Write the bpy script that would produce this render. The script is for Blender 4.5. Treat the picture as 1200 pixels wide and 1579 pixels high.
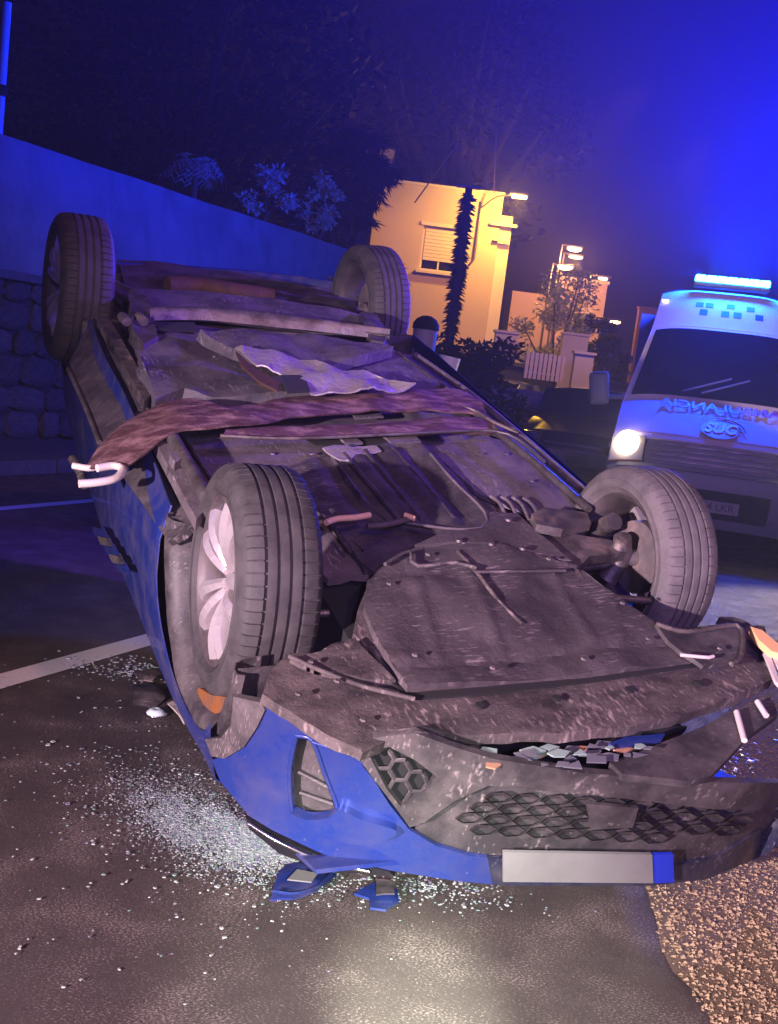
import bpy, bmesh, math, random
import numpy as np
from mathutils import Vector, Matrix, noise, geometry
random.seed(7)
PI = math.pi
R_ = math.radians
for o in list(bpy.data.objects): bpy.data.objects.remove(o)
S = bpy.context.scene
COL = S.collection

# ------------------------------------------------------------------ camera
FPX, CAMH = 1600.0, 1.35
roll, pitch = R_(7.0), math.atan((789.5 - 571) / FPX)
Fv = Vector((0, math.cos(pitch), -math.sin(pitch)))
U0 = Vector((0, math.sin(pitch), math.cos(pitch)))
Rv = math.cos(roll) * Vector((1, 0, 0)) + math.sin(roll) * U0
Uv = -math.sin(roll) * Vector((1, 0, 0)) + math.cos(roll) * U0
CAM = Vector((0, 0, CAMH))
cd = bpy.data.cameras.new('camera'); cam = bpy.data.objects.new('camera', cd); COL.objects.link(cam)
cam.matrix_world = Matrix(((Rv.x, Uv.x, -Fv.x, 0), (Rv.y, Uv.y, -Fv.y, 0), (Rv.z, Uv.z, -Fv.z, CAMH), (0, 0, 0, 1)))
cd.sensor_fit = 'VERTICAL'; cd.sensor_height = 24; cd.lens = 24 * FPX / 1579.0
cd.clip_start = 0.05; cd.clip_end = 500
S.camera = cam

# ------------------------------------------------------------------ world, exposure
W = bpy.data.worlds.new('World'); S.world = W; W.use_nodes = True
wn = W.node_tree.nodes; wl = W.node_tree.links
bg = wn['Background']; bg.inputs[0].default_value = (0.006, 0.005, 0.035, 1); bg.inputs[1].default_value = 0.12
S.view_settings.view_transform = 'Standard'; S.view_settings.look = 'None'
S.view_settings.exposure = 0.0; S.view_settings.gamma = 1; S.view_settings.use_curve_mapping = False
S.cycles.use_denoising = True; S.cycles.volume_bounces = 0; S.cycles.max_bounces = 6
S.cycles.sample_clamp_indirect = 4.0
S.cycles.volume_step_rate = 5

def lamp(name, kind, loc, target, energy, color, size=0.1, angle=60, blend=.5):
    l = bpy.data.lights.new(name, kind); l.energy = energy; l.color = color
    if kind == 'AREA': l.size = size
    elif kind in ('SPOT', 'POINT'): l.shadow_soft_size = size
    if kind == 'SPOT': l.spot_size = R_(angle); l.spot_blend = blend
    o = bpy.data.objects.new(name, l); COL.objects.link(o); o.location = loc
    if target is not None:
        o.rotation_euler = (Vector(target) - Vector(loc)).to_track_quat('-Z', 'Y').to_euler()
    return o
# headlight of the car that stands behind the photographer, left of him, and his torch on the asphalt
lamp('headlight_behind', 'SPOT', (-2.5, -1.5, 1.15), (0.85, 3.3, .75), 3600, (1.0, .72, .84), .05, 58, .9)
lamp('torch', 'SPOT', (.20, .35, 1.0), (0.19, 2.05, 0), 2000, (.88, 1.0, .80), .02, 14, 1.0)
lamp('torch_spill', 'SPOT', (.20, .35, 1.0), (0.19, 2.12, 0), 650, (.92, 1.0, .84), .02, 38, 1.0)
lamp('camera_fill', 'SPOT', (.45, -1.3, 1.95), (0.2, 3.1, .4), 120, (.90, .68, 1.0), .04, 70, .9)  # broad violet fill added behind the camera
lamp('street_lamp_behind', 'SPOT', (4.5, -4.0, 8.0), (-1.4, 5.0, 0), 1450, (1.0, .46, .42), .3, 56, 1.0)
# added blue and violet fills, no real beacons, for sky, wall and vehicles
lamp('sky_glow_fill', 'SPOT', (9.9, 24.0, 4.6), (1.6, 12.0, 9.4), 108000, (.001, .008, 1.0), .3, 60, .9)
lamp('blue_wall_fill', 'SPOT', (5.0, 8.6, 3.0), (-2.6, 13.2, 5.6), 3200, (.002, .010, 1.0), .2, 54, .8)
lamp('violet_rear_fill', 'SPOT', (5.2, 6.4, 3.6), (-.7, 5.2, 1.6), 5200, (.18, .05, 1.0), .15, 46, .9)
lamp('violet_back_fill', 'SPOT', (1.2, -4.5, 3.4), (1.6, 9.0, 1.2), 1900, (.42, .24, 1.0), .25, 44, .9)

# ------------------------------------------------------------------ helpers
def ray(x, y): return (x - 600) / FPX * Rv - (y - 789.5) / FPX * Uv + Fv
def G(x, y, z=0.0):
    d = ray(x, y); return CAM + d * ((z - CAMH) / d.z)
def YD(x, y, Y):
    d = ray(x, y); return CAM + d * (Y / d.y)

def mat(name, col, rough=.6, metal=0.0, var=None, scale=8.0, amt=.5, bump=0.0, bscale=40.0, coat=0.0,
        dust=None, dscale=3.0, dlo=.45, dhi=.65, emit=None, estr=0.0, alpha=None, spec=.5, dstretch=None, trans=0.0, speck=None, sscale=60, sst=(1, 6, 1), slo=.62):
    m = bpy.data.materials.new(name); m.use_nodes = True
    n = m.node_tree.nodes; l = m.node_tree.links; b = n['Principled BSDF']
    b.inputs['Base Color'].default_value = (*col, 1); b.inputs['Roughness'].default_value = rough
    b.inputs['Metallic'].default_value = metal; b.inputs['Coat Weight'].default_value = coat
    b.inputs['Specular IOR Level'].default_value = spec
    b.inputs['Transmission Weight'].default_value = trans
    tc = n.new('ShaderNodeTexCoord')
    cur = None
    if var is not None:
        nz = n.new('ShaderNodeTexNoise'); nz.inputs['Scale'].default_value = scale; nz.inputs['Detail'].default_value = 8
        nz.inputs['Roughness'].default_value = .65
        l.new(tc.outputs['Object'], nz.inputs['Vector'])
        rp = n.new('ShaderNodeValToRGB'); rp.color_ramp.elements[0].position = .5 - amt * .35; rp.color_ramp.elements[1].position = .5 + amt * .35
        rp.color_ramp.elements[0].color = (*col, 1); rp.color_ramp.elements[1].color = (*var, 1)
        l.new(nz.outputs['Fac'], rp.inputs[0]); cur = rp.outputs[0]
    if dust is not None:
        mp = n.new('ShaderNodeMapping'); l.new(tc.outputs['Object'], mp.inputs[0])
        if dstretch: mp.inputs['Scale'].default_value = dstretch
        nz = n.new('ShaderNodeTexNoise'); nz.inputs['Scale'].default_value = dscale; nz.inputs['Detail'].default_value = 12
        nz.inputs['Roughness'].default_value = .68; nz.inputs['Distortion'].default_value = .1
        l.new(mp.outputs[0], nz.inputs['Vector'])
        rp = n.new('ShaderNodeMapRange'); rp.inputs[1].default_value = dlo; rp.inputs[2].default_value = dhi
        l.new(nz.outputs['Fac'], rp.inputs[0])
        mx = n.new('ShaderNodeMix'); mx.data_type = 'RGBA'; l.new(rp.outputs[0], mx.inputs[0])
        if cur: l.new(cur, mx.inputs[6])
        else: mx.inputs[6].default_value = (*col, 1)
        mx.inputs[7].default_value = (*dust, 1); cur = mx.outputs[2]
        rr = n.new('ShaderNodeMapRange'); rr.inputs[3].default_value = rough; rr.inputs[4].default_value = max(rough, .85)
        l.new(rp.outputs[0], rr.inputs[0]); l.new(rr.outputs[0], b.inputs['Roughness'])
    if speck is not None:      # fine pale scuffs and grit
        mp2 = n.new('ShaderNodeMapping'); l.new(tc.outputs['Object'], mp2.inputs[0]); mp2.inputs['Scale'].default_value = sst; mp2.inputs['Rotation'].default_value = (0, 0, .5)
        n2 = n.new('ShaderNodeTexNoise'); n2.inputs['Scale'].default_value = sscale; n2.inputs['Detail'].default_value = 5; l.new(mp2.outputs[0], n2.inputs['Vector'])
        n3 = n.new('ShaderNodeTexNoise'); n3.inputs['Scale'].default_value = 5; n3.inputs['Detail'].default_value = 4; l.new(tc.outputs['Object'], n3.inputs['Vector'])
        ad = n.new('ShaderNodeMath'); ad.operation = 'MULTIPLY_ADD'; l.new(n3.outputs['Fac'], ad.inputs[0]); ad.inputs[1].default_value = .5; l.new(n2.outputs['Fac'], ad.inputs[2])
        r2 = n.new('ShaderNodeMapRange'); r2.inputs[1].default_value = slo + .27; r2.inputs[2].default_value = slo + .50; l.new(ad.outputs[0], r2.inputs[0])
        m2 = n.new('ShaderNodeMix'); m2.data_type = 'RGBA'; l.new(r2.outputs[0], m2.inputs[0])
        if cur: l.new(cur, m2.inputs[6])
        else: m2.inputs[6].default_value = (*col, 1)
        m2.inputs[7].default_value = (*speck, 1); cur = m2.outputs[2]
    if cur: l.new(cur, b.inputs['Base Color'])
    if bump > 0:
        nb = n.new('ShaderNodeTexNoise'); nb.inputs['Scale'].default_value = bscale; nb.inputs['Detail'].default_value = 8
        nb.inputs['Roughness'].default_value = .7
        l.new(tc.outputs['Object'], nb.inputs['Vector'])
        bp = n.new('ShaderNodeBump'); bp.inputs['Strength'].default_value = bump; bp.inputs['Distance'].default_value = .02
        l.new(nb.outputs['Fac'], bp.inputs['Height']); l.new(bp.outputs[0], b.inputs['Normal'])
    if emit is not None:
        b.inputs['Emission Color'].default_value = (*emit, 1); b.inputs['Emission Strength'].default_value = estr
    if alpha is not None: b.inputs['Alpha'].default_value = alpha
    return m

M = {}
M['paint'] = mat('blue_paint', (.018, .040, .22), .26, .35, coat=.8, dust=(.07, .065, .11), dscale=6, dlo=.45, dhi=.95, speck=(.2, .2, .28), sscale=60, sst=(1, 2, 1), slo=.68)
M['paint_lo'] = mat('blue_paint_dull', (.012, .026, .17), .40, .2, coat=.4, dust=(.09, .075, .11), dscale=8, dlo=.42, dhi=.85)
M['plastic'] = mat('black_plastic', (.030, .027, .030), .5, dust=(.12, .10, .10), dscale=9, dlo=.40, dhi=.85, bump=.12, bscale=90, speck=(.30, .25, .24), sscale=45, slo=.60)
M['tray'] = mat('undertray_felt', (.032, .026, .029), .6, dust=(.105, .085, .09), dscale=4, dlo=.34, dhi=.80, bump=.3, bscale=70, dstretch=(1.3, .7, 1), speck=(.27, .22, .225), sscale=22, sst=(1, 6, 1), slo=.58)
M['lip'] = mat('scuffed_plastic', (.034, .027, .029), .6, dust=(.14, .11, .105), dscale=9, dlo=.38, dhi=.80, bump=.4, bscale=80, dstretch=(.7, 1.6, 1), speck=(.30, .24, .225), sscale=28, sst=(3, 1, 1), slo=.56)
M['floor'] = mat('floor_pan', (.065, .055, .062), .5, dust=(.16, .13, .14), dscale=6, dlo=.36, dhi=.80, bump=.2, bscale=60, speck=(.32, .27, .28), sscale=30, sst=(5, 1, 1), slo=.60)
M['floor_dk'] = mat('floor_pan_dark', (.028, .023, .030), .6, dust=(.11, .09, .10), dscale=8, dlo=.42, dhi=.9, bump=.3, bscale=60, speck=(.25, .2, .2), sscale=30, slo=.62)
M['tank'] = mat('tank_underseal', (.045, .040, .052), .5, dust=(.13, .11, .13), dscale=7, dlo=.38, dhi=.85, bump=.3, bscale=40, speck=(.26, .22, .27), sscale=22, sst=(6, 1, 1), slo=.60)
M['black'] = mat('black_void', (.006, .006, .008), .9)
M['apron'] = mat('dark_blue_apron', (.010, .013, .035), .45, 0, coat=.2, dust=(.06, .05, .055), dscale=9, dlo=.42, dhi=.85, speck=(.2, .17, .16), sscale=40, slo=.62)
M['steel'] = mat('dirty_steel', (.22, .2, .2), .45, .75, var=(.10, .08, .08), scale=14, dust=(.26, .2, .18), dscale=9, dlo=.5, dhi=.7, bump=.2)
M['alu'] = mat('heat_shield', (.45, .40, .44), .42, .6, dust=(.22, .18, .19), dscale=9, dlo=.45, dhi=.7, bump=.6, bscale=22)
M['rust'] = mat('rusty_steel', (.07, .025, .014), .8, .1, var=(.035, .015, .01), scale=20, bump=.4)
M['red_metal'] = mat('reddish_crossmember', (.055, .022, .028), .6, .1, dust=(.26, .15, .16), dscale=9, dlo=.45, dhi=.75, bump=.4, bscale=40, dstretch=(1, 4, 1))
M['rubber'] = mat('tyre_rubber', (.026, .024, .026), .65, dust=(.065, .057, .06), dscale=16, dlo=.35, dhi=.8, bump=.15, bscale=110)
M['rubber_d'] = mat('dusty_tyre', (.06, .054, .056), .75, dust=(.15, .13, .13), dscale=14, dlo=.3, dhi=.8, bump=.15, bscale=110)
M['alloy'] = mat('alloy', (.72, .66, .67), .28, .7, dust=(.34, .27, .26), dscale=18, dlo=.5, dhi=.9)
M['barrel'] = mat('rim_barrel', (.07, .06, .062), .5, .4, dust=(.13, .10, .10), dscale=12, dlo=.4, dhi=.8)
M['alloy_dk'] = mat('alloy_pocket', (.16, .14, .15), .5, .4, dust=(.3, .22, .2), dscale=10, dlo=.45, dhi=.7)
M['chrome'] = mat('chrome', (.75, .72, .74), .15, 1.0)
M['glass'] = mat('tinted_glass', (.01, .01, .014), .06, 0, coat=.5)
M['amber'] = mat('amber_plastic', (.20, .075, .02), .5, 0, dust=(.10, .05, .03), dscale=12)
M['white'] = mat('white_plate', (.17, .168, .165), .5, var=(.14, .138, .135), scale=9)
M['eu'] = mat('blue_band', (.01, .03, .42), .4)
M['asphalt'] = mat('asphalt', (.020, .014, .014), .6, var=(.085, .060, .055), scale=110, amt=1.0, bump=.7, bscale=420, dust=(.050, .034, .032), dscale=7, dlo=.40, dhi=.75, speck=(.34, .27, .25), sscale=150, sst=(1, 1.6, 1), slo=.52)
M['lit_grain'] = mat('warm_lit_patch', (.15, .10, .055), .85, var=(.26, .19, .11), scale=70, amt=1, bump=1, bscale=150)  # brown tone holds the warm light on the asphalt
M['marking'] = mat('road_paint', (.80, .76, .74), .6, dust=(.20, .16, .16), dscale=30, dlo=.60, dhi=.75, bump=.4, bscale=200)
M['kerb'] = mat('kerb_concrete', (.13, .12, .12), .8, var=(.08, .075, .075), scale=12, bump=.4)
M['stone'] = mat('wall_stone', (.07, .066, .066), .85, var=(.14, .13, .125), scale=6, bump=.8, bscale=25)
M['stone2'] = mat('wall_stone_dark', (.045, .042, .044), .85, var=(.10, .095, .09), scale=7, bump=.8, bscale=25)
M['mortar'] = mat('wall_mortar', (.05, .048, .046), .95, bump=.6, bscale=50)
M['render'] = mat('wall_render', (.26, .26, .28), .85, var=(.15, .15, .17), scale=.8, bump=.35, bscale=12, dust=(.10, .10, .12), dscale=2.2, dlo=.5, dhi=.8, dstretch=(1, 1, .4))
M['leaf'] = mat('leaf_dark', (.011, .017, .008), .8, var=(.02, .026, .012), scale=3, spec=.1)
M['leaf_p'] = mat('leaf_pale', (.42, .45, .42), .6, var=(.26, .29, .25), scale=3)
M['leaf_b'] = mat('leaf_brown', (.03, .024, .013), .8, var=(.018, .015, .01), scale=3, spec=.1)
M['bark'] = mat('bark', (.08, .06, .045), .9, bump=.8, bscale=12)

def obj(name, bm, m, parent=None, smooth=None, mods=None):
    me = bpy.data.meshes.new(name)
    if smooth is not None:
        for f in bm.faces: f.smooth = True
    bm.to_mesh(me); bm.free()
    if smooth is not None and smooth < 179:
        me.set_sharp_from_angle(angle=R_(smooth))
    ms = m if isinstance(m, (list, tuple)) else [m]
    for x in ms: me.materials.append(x)
    o = bpy.data.objects.new(name, me); COL.objects.link(o)
    if parent is not None: o.parent = parent
    return o
def tag(o, label=None, cat=None, group=None, kind=None):
    if label: o['label'] = label
    if cat: o['category'] = cat
    if group: o['group'] = group
    if kind: o['kind'] = kind
    return o
def empty(name, loc=(0, 0, 0), rz=0.0):
    o = bpy.data.objects.new(name, None); COL.objects.link(o); o.location = loc; o.rotation_euler = (0, 0, rz)
    o.empty_display_size = .2; return o
def struct(name, bm, m, smooth=None): return tag(obj(name, bm, m, smooth=smooth), kind='structure')

def box(bm, c, s, rot=None, mi=0, bevel=0.0):
    """centre, full size"""
    r = bmesh.ops.create_cube(bm, size=1.0)
    vs = r['verts']
    mtx = Matrix.Translation(Vector(c)) @ (rot.to_4x4() if rot is not None else Matrix.Identity(4)) @ Matrix.Diagonal((s[0], s[1], s[2], 1))
    bmesh.ops.transform(bm, matrix=mtx, verts=vs)
    fs = {f for v in vs for f in v.link_faces}
    for f in fs: f.material_index = mi
    if bevel > 0:
        es = list({e for f in fs for e in f.edges})
        bmesh.ops.bevel(bm, geom=es, offset=bevel, segments=2, affect='EDGES', profile=.6)
    return bm
def B(c, s, rot=None, bevel=0.0):
    return box(bmesh.new(), c, s, rot, 0, bevel)

def catmull(pts, n, closed=False):
    pts = [Vector(p) for p in pts]
    if len(pts) == 2 and not closed: return [pts[0].lerp(pts[1], i / (n - 1)) for i in range(n)]
    if closed: P = [pts[-1]] + pts + [pts[0], pts[1]]
    else: P = [pts[0] * 2 - pts[1]] + pts + [pts[-1] * 2 - pts[-2]]
    dense = []
    for i in range(1, len(P) - 2):
        for k in range(14):
            t = k / 14; a, b, c, d = P[i - 1], P[i], P[i + 1], P[i + 2]
            dense.append(.5 * ((2 * b) + (c - a) * t + (2 * a - 5 * b + 4 * c - d) * t * t + (3 * b - a - 3 * c + d) * t ** 3))
    dense.append(P[-2].copy())
    L = [0]
    for i in range(1, len(dense)): L.append(L[-1] + (dense[i] - dense[i - 1]).length)
    out = []; j = 0
    N = n if not closed else n + 1
    for i in range(N):
        s = L[-1] * i / (N - 1)
        while j < len(L) - 2 and L[j + 1] < s: j += 1
        f = 0 if L[j + 1] == L[j] else (s - L[j]) / (L[j + 1] - L[j])
        out.append(dense[j].lerp(dense[j + 1], min(max(f, 0), 1)))
    return out[:-1] if closed else out

def tube(bm, pts, r, seg=10, smooth_n=None, mi=0):
    if smooth_n: pts = catmull(pts, smooth_n)
    pts = [Vector(p) for p in pts]
    rs = r if isinstance(r, (list, tuple)) else [r] * len(pts)
    if len(rs) != len(pts): rs = [rs[0] + (rs[-1] - rs[0]) * i / (len(pts) - 1) for i in range(len(pts))]
    rings = []; prev = None
    for i, p in enumerate(pts):
        t = (pts[min(i + 1, len(pts) - 1)] - pts[max(i - 1, 0)]).normalized()
        if prev is None: a = t.orthogonal().normalized()
        else: a = (prev - t * prev.dot(t)).normalized()
        prev = a; b = t.cross(a)
        rings.append([bm.verts.new(p + (a * math.cos(2 * PI * k / seg) + b * math.sin(2 * PI * k / seg)) * rs[i]) for k in range(seg)])
    for i in range(len(rings) - 1):
        for k in range(seg):
            f = bm.faces.new((rings[i][k], rings[i][(k + 1) % seg], rings[i + 1][(k + 1) % seg], rings[i + 1][k])); f.material_index = mi
    for rg in (list(reversed(rings[0])), rings[-1]):
        f = bm.faces.new(rg); f.material_index = mi
    return bm

def grid_mesh(rows, thick=0.0, dirv=None):
    """rows: list of equal-length lists of points"""
    bm = bmesh.new(); V = [[bm.verts.new(p) for p in r] for r in rows]
    for i in range(len(V) - 1):
        for j in range(len(V[0]) - 1): bm.faces.new((V[i][j], V[i][j + 1], V[i + 1][j + 1], V[i + 1][j]))
    if dirv is not None:
        bm.normal_update(); s = sum((f.normal * f.calc_area() for f in bm.faces), Vector())
        if s.dot(Vector(dirv)) < 0: bmesh.ops.reverse_faces(bm, faces=bm.faces[:])
    if thick: solid(bm, thick)
    return bm
def solid(bm, th):
    """give a sheet thickness behind its face side (th < 0: in front)"""
    bm.normal_update(); fs = bm.faces[:]; vs = bm.verts[:]
    be = [e for e in bm.edges if len(e.link_faces) == 1]
    lo = {}
    for v in vs:
        nn = Vector()
        for f in v.link_faces: nn += f.normal * max(f.calc_area(), 1e-9)
        nn = nn.normalized() if nn.length > 0 else v.normal
        lo[v] = bm.verts.new(v.co - nn * th)
    side = [(e, e.link_faces[0]) for e in be]
    for f in fs: bm.faces.new([lo[v] for v in reversed(f.verts)])
    for e, f in side:
        for lp in f.loops:
            if lp.edge == e: a, b = lp.vert, lp.link_loop_next.vert
        bm.faces.new((b, a, lo[a], lo[b]))
    if th < 0: bmesh.ops.reverse_faces(bm, faces=bm.faces[:])

def inside(p, poly):
    x, y = p; c = False; n = len(poly); j = n - 1
    for i in range(n):
        xi, yi = poly[i]; xj, yj = poly[j]
        if (yi > y) != (yj > y) and x < (xj - xi) * (y - yi) / (yj - yi) + xi: c = not c
        j = i
    return c
def dens(poly, step):
    out = []
    for i in range(len(poly)):
        a = Vector(poly[i]); b = Vector(poly[(i + 1) % len(poly)]); k = max(1, int((b - a).length / step))
        for q in range(k): out.append(a.lerp(b, q / k))
    return out
def patch(outer, surf, holes=(), step=12, thick=.006, away=None, smooth=False, relief=None):
    """flat outline (any 2-D coordinates) triangulated with inner points, lifted by surf(x, y) -> point, given thickness away from the viewer"""
    o = [Vector((p[0], p[1])) for p in outer]
    if smooth: o = catmull([(p.x, p.y, 0) for p in o], max(16, len(o) * 6), True); o = [Vector((p.x, p.y)) for p in o]
    else: o = dens(o, step)
    hs = []
    for h in holes:
        hh = catmull([(p[0], p[1], 0) for p in h], max(16, len(h) * 6), True) if smooth else dens([Vector((p[0], p[1])) for p in h], step)
        hs.append([Vector((p[0], p[1])) for p in hh])
    verts = []; edges = []
    for L in [o] + hs:
        b = len(verts); verts += L; edges += [(b + i, b + (i + 1) % len(L)) for i in range(len(L))]
    x0 = min(p.x for p in o); x1 = max(p.x for p in o); y0 = min(p.y for p in o); y1 = max(p.y for p in o)
    nb = len(verts); bound = np.array([(p.x, p.y) for p in verts])
    y = y0 + step * .5; k = 0
    while y < y1:
        x = x0 + step * (.5 + .5 * (k % 2))
        while x < x1:
            if inside((x, y), o) and not any(inside((x, y), h) for h in hs):
                if ((bound - (x, y)) ** 2).sum(1).min() > (step * .45) ** 2: verts.append(Vector((x, y)))
            x += step
        y += step * .87; k += 1
    vo, eo, fo, *_ = geometry.delaunay_2d_cdt(verts, edges, [], 0, 1e-5)
    bm = bmesh.new(); V = []
    for p in vo:
        q = Vector(surf(p.x, p.y))
        V.append(bm.verts.new(q))
    for f in fo:
        c = sum((vo[i] for i in f), Vector((0, 0))) / len(f)
        if inside(c, o) and not any(inside(c, h) for h in hs):
            try: bm.faces.new([V[i] for i in f])
            except ValueError: pass
    for v in [v for v in bm.verts if not v.link_faces]: bm.verts.remove(v)
    bm.normal_update(); s = sum((f.normal * f.calc_area() for f in bm.faces), Vector())
    if away is not None and s.dot(Vector(away)) > 0: bmesh.ops.reverse_faces(bm, faces=bm.faces[:])
    bm.normal_update()
    if relief:
        for v in bm.verts: v.co += v.normal * relief(v.co)
        bm.normal_update()
    if thick: solid(bm, thick)
    return bm

def text_obj(name, s, size, m, parent, mtx, extrude=.002, mirror=False, bold=0.0, shear=0.0):
    cu = bpy.data.curves.new(name, 'FONT'); cu.body = s; cu.size = size; cu.align_x = 'CENTER'; cu.align_y = 'CENTER'
    cu.extrude = extrude; cu.offset = bold; cu.shear = shear
    t = bpy.data.objects.new(name, cu); COL.objects.link(t)
    dg = bpy.context.evaluated_depsgraph_get(); me = bpy.data.meshes.new_from_object(t.evaluated_get(dg))
    bpy.data.objects.remove(t)
    if mirror: me.transform(Matrix.Diagonal((-1, 1, 1, 1)))
    me.transform(mtx); me.materials.clear(); me.materials.append(m)
    o = bpy.data.objects.new(name, me); COL.objects.link(o); o.parent = parent
    return o
def copy_tree(o, parent=None):
    c = o.copy(); COL.objects.link(c); c.parent = parent
    for ch in list(o.children): copy_tree(ch, c)
    return c

# ------------------------------------------------------------------ ground and road
RD = Vector((math.sin(R_(25)), math.cos(R_(25)), 0)); RN = Vector((-math.cos(R_(25)), math.sin(R_(25)), 0))
def rd(s, o, z=0.0): p = RD * s + RN * o; p.z = z; return p
def quadstrip(pts_a, pts_b): return grid_mesh([pts_a, pts_b], 0, (0, 0, 1))
bm = bmesh.new()
g = [bm.verts.new(p) for p in ((-160, -60, -.02), (160, -60, -.02), (160, 260, -.02), (-160, 260, -.02))]; bm.faces.new(g)
struct('ground', bm, mat('ground_soil', (.05, .045, .04), .95, bump=.5))
struct('road', quadstrip([rd(-30, 7.0), rd(120, 7.0)], [rd(-30, -7.5), rd(120, -7.5)]), M['asphalt'])
struct('lane_line', quadstrip([rd(-2, 2.93, .005), rd(4.0, 2.93, .005), rd(60, 2.93, .005)], [rd(-2, 2.80, .005), rd(4.0, 2.80, .005), rd(60, 2.80, .005)]), M['marking'])
struct('edge_line', quadstrip([rd(-20, 5.78, .005), rd(90, 5.78, .005)], [rd(-20, 5.66, .005), rd(90, 5.66, .005)]), M['marking'])
bm = bmesh.new(); k = 0
s = -12.0
while s < 60:
    box(bm, (0, 0, 0), (.20, .985, .14), bevel=.012)
    s += 1.0; k += 1
    bm.verts.ensure_lookup_table()
bm.free()
kb = bmesh.new()
for i in range(-12, 50):
    c = rd(i, 7.1, .05); box(kb, c, (.985, .20, .16), Matrix.Rotation(R_(65), 3, 'Z'), bevel=.012)
struct('kerb', kb, M['kerb'])
pv = B(rd(20, 7.78, .05), (150, 1.16, .14), Matrix.Rotation(R_(65), 3, 'Z')); struct('pavement', pv, M['kerb'])

# warmly lit asphalt at the right, its lamp light put into brown ground colour
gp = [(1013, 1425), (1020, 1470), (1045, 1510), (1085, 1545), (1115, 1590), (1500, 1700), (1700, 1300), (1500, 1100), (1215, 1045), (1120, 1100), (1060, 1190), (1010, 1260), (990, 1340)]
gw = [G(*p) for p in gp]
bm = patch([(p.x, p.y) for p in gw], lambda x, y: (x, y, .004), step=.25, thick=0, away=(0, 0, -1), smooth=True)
struct('warm_lit_patch', bm, M['lit_grain'])
rg = random.Random(3); bm = bmesh.new(); poly = [(p.x, p.y) for p in catmull([(p.x, p.y, 0) for p in gw], 60, True)]
cnt = 0
while cnt < 26000:
    x = rg.uniform(.6, 3.2); y = rg.uniform(1.9, 5.2)
    if rg.random() < (y - 2.6) / 3.2: continue
    if not inside((x, y), poly): continue
    r = rg.choice((.0018, .0026, .0034, .0042, .007)) * rg.uniform(.8, 1.2); cnt += 1
    a = rg.uniform(0, 6.3); vs = [bm.verts.new((x + math.cos(a + q * 2.1) * r * rg.uniform(.7, 1.5), y + math.sin(a + q * 2.1) * r * rg.uniform(.7, 1.4), .004)) for q in range(3)]
    t = bm.verts.new((x + r * .3, y, .004 + r * rg.uniform(.5, 1.0)))
    for q in range(3): bm.faces.new((vs[q], vs[(q + 1) % 3], t))
tag(obj('lit_grain', bm, mat('lit_grain_tan', (.20, .14, .07), .8, var=(.42, .33, .19), scale=30, amt=1)), 'brown grains standing in for warmly lit asphalt on the road right of the overturned car', 'lit_grain', kind='stuff')

# ------------------------------------------------------------------ overturned car
A4 = Matrix(((0.8981, -0.4337, 0.0728), (0.4332, 0.8441, -0.3161), (0.0756, 0.3154, 0.9459)))
q = A4.to_quaternion().normalized(); A3 = q.to_matrix(); T0 = Vector((0.6307, 2.3176, 0.7593))
AT = A3.transposed()
car = empty('overturned_car'); car.rotation_mode = 'QUATERNION'; car.rotation_quaternion = q; car.location = T0
tag(car, 'blue hatchback lying on its roof with its dusty underside and wheels in the air', 'car')
# car frame: u to the picture's right, v towards the tail, w from roof to wheels
OC = AT @ (CAM - T0)
def P(x, y, **k):
    d = AT @ ray(x, y); (n, val), = k.items(); i = 'uvw'.index(n)
    return OC + d * ((val - OC[i]) / d[i])
def W_(w): return lambda x, y: P(x, y, w=w)
def SILL(off=0.0):
    n_ = Vector((-.16, 0, .18)).normalized(); c_ = Vector((-.845, 0, -.34))
    def f(x, y):
        d = AT @ ray(x, y); return OC + d * ((c_ - OC).dot(n_) / d.dot(n_)) + n_ * off
    return f
UPC = (0, 0, -1)          # away direction for the underside
def under(name, outline, w, m, holes=(), thick=.012, step=14, smooth=False, relief=None, parent=None):
    o = obj(name, patch(outline, W_(w), holes, step, thick, UPC, smooth, relief), m, parent or car, smooth=35)
    return o
def nz(p, s, a): return noise.noise(Vector(p) * s) * a

# --- dark core so nothing shows through
bm = bmesh.new()
box(bm, (-.08, 2.25, -.46), (1.26, 1.9, .36))
box(bm, (-.08, .98, -.50), (.80, 1.3, .44))
box(bm, (-.08, 3.5, -.50), (.84, .8, .36))
obj('body_core', bm, M['black'], car)

# --- floor pan with pressed ribs
def floor_rel(p):
    r = nz(p, 3, .012) + nz(p, 9, .004)
    for c in (-.52, -.38, .30, .44): r += .012 * math.exp(-((p.x - c) / .022) ** 2)
    return r
def car_patch(name, pts, w, m, rel=None, step=.035, thick=.02, parent=None, holes=(), smooth=False):
    return obj(name, patch(pts, lambda x, y: (x, y, w), holes, step, thick, UPC, smooth, rel), m, parent or car, smooth=40)
car_patch('floor_pan', [(-.76, 1.22), (-.50, 1.12), (-.46, .80), (.36, .80), (.40, 1.10), (.60, 1.2), (.58, 2.95), (-.70, 2.98)], -.245, M['floor'], floor_rel)
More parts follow.
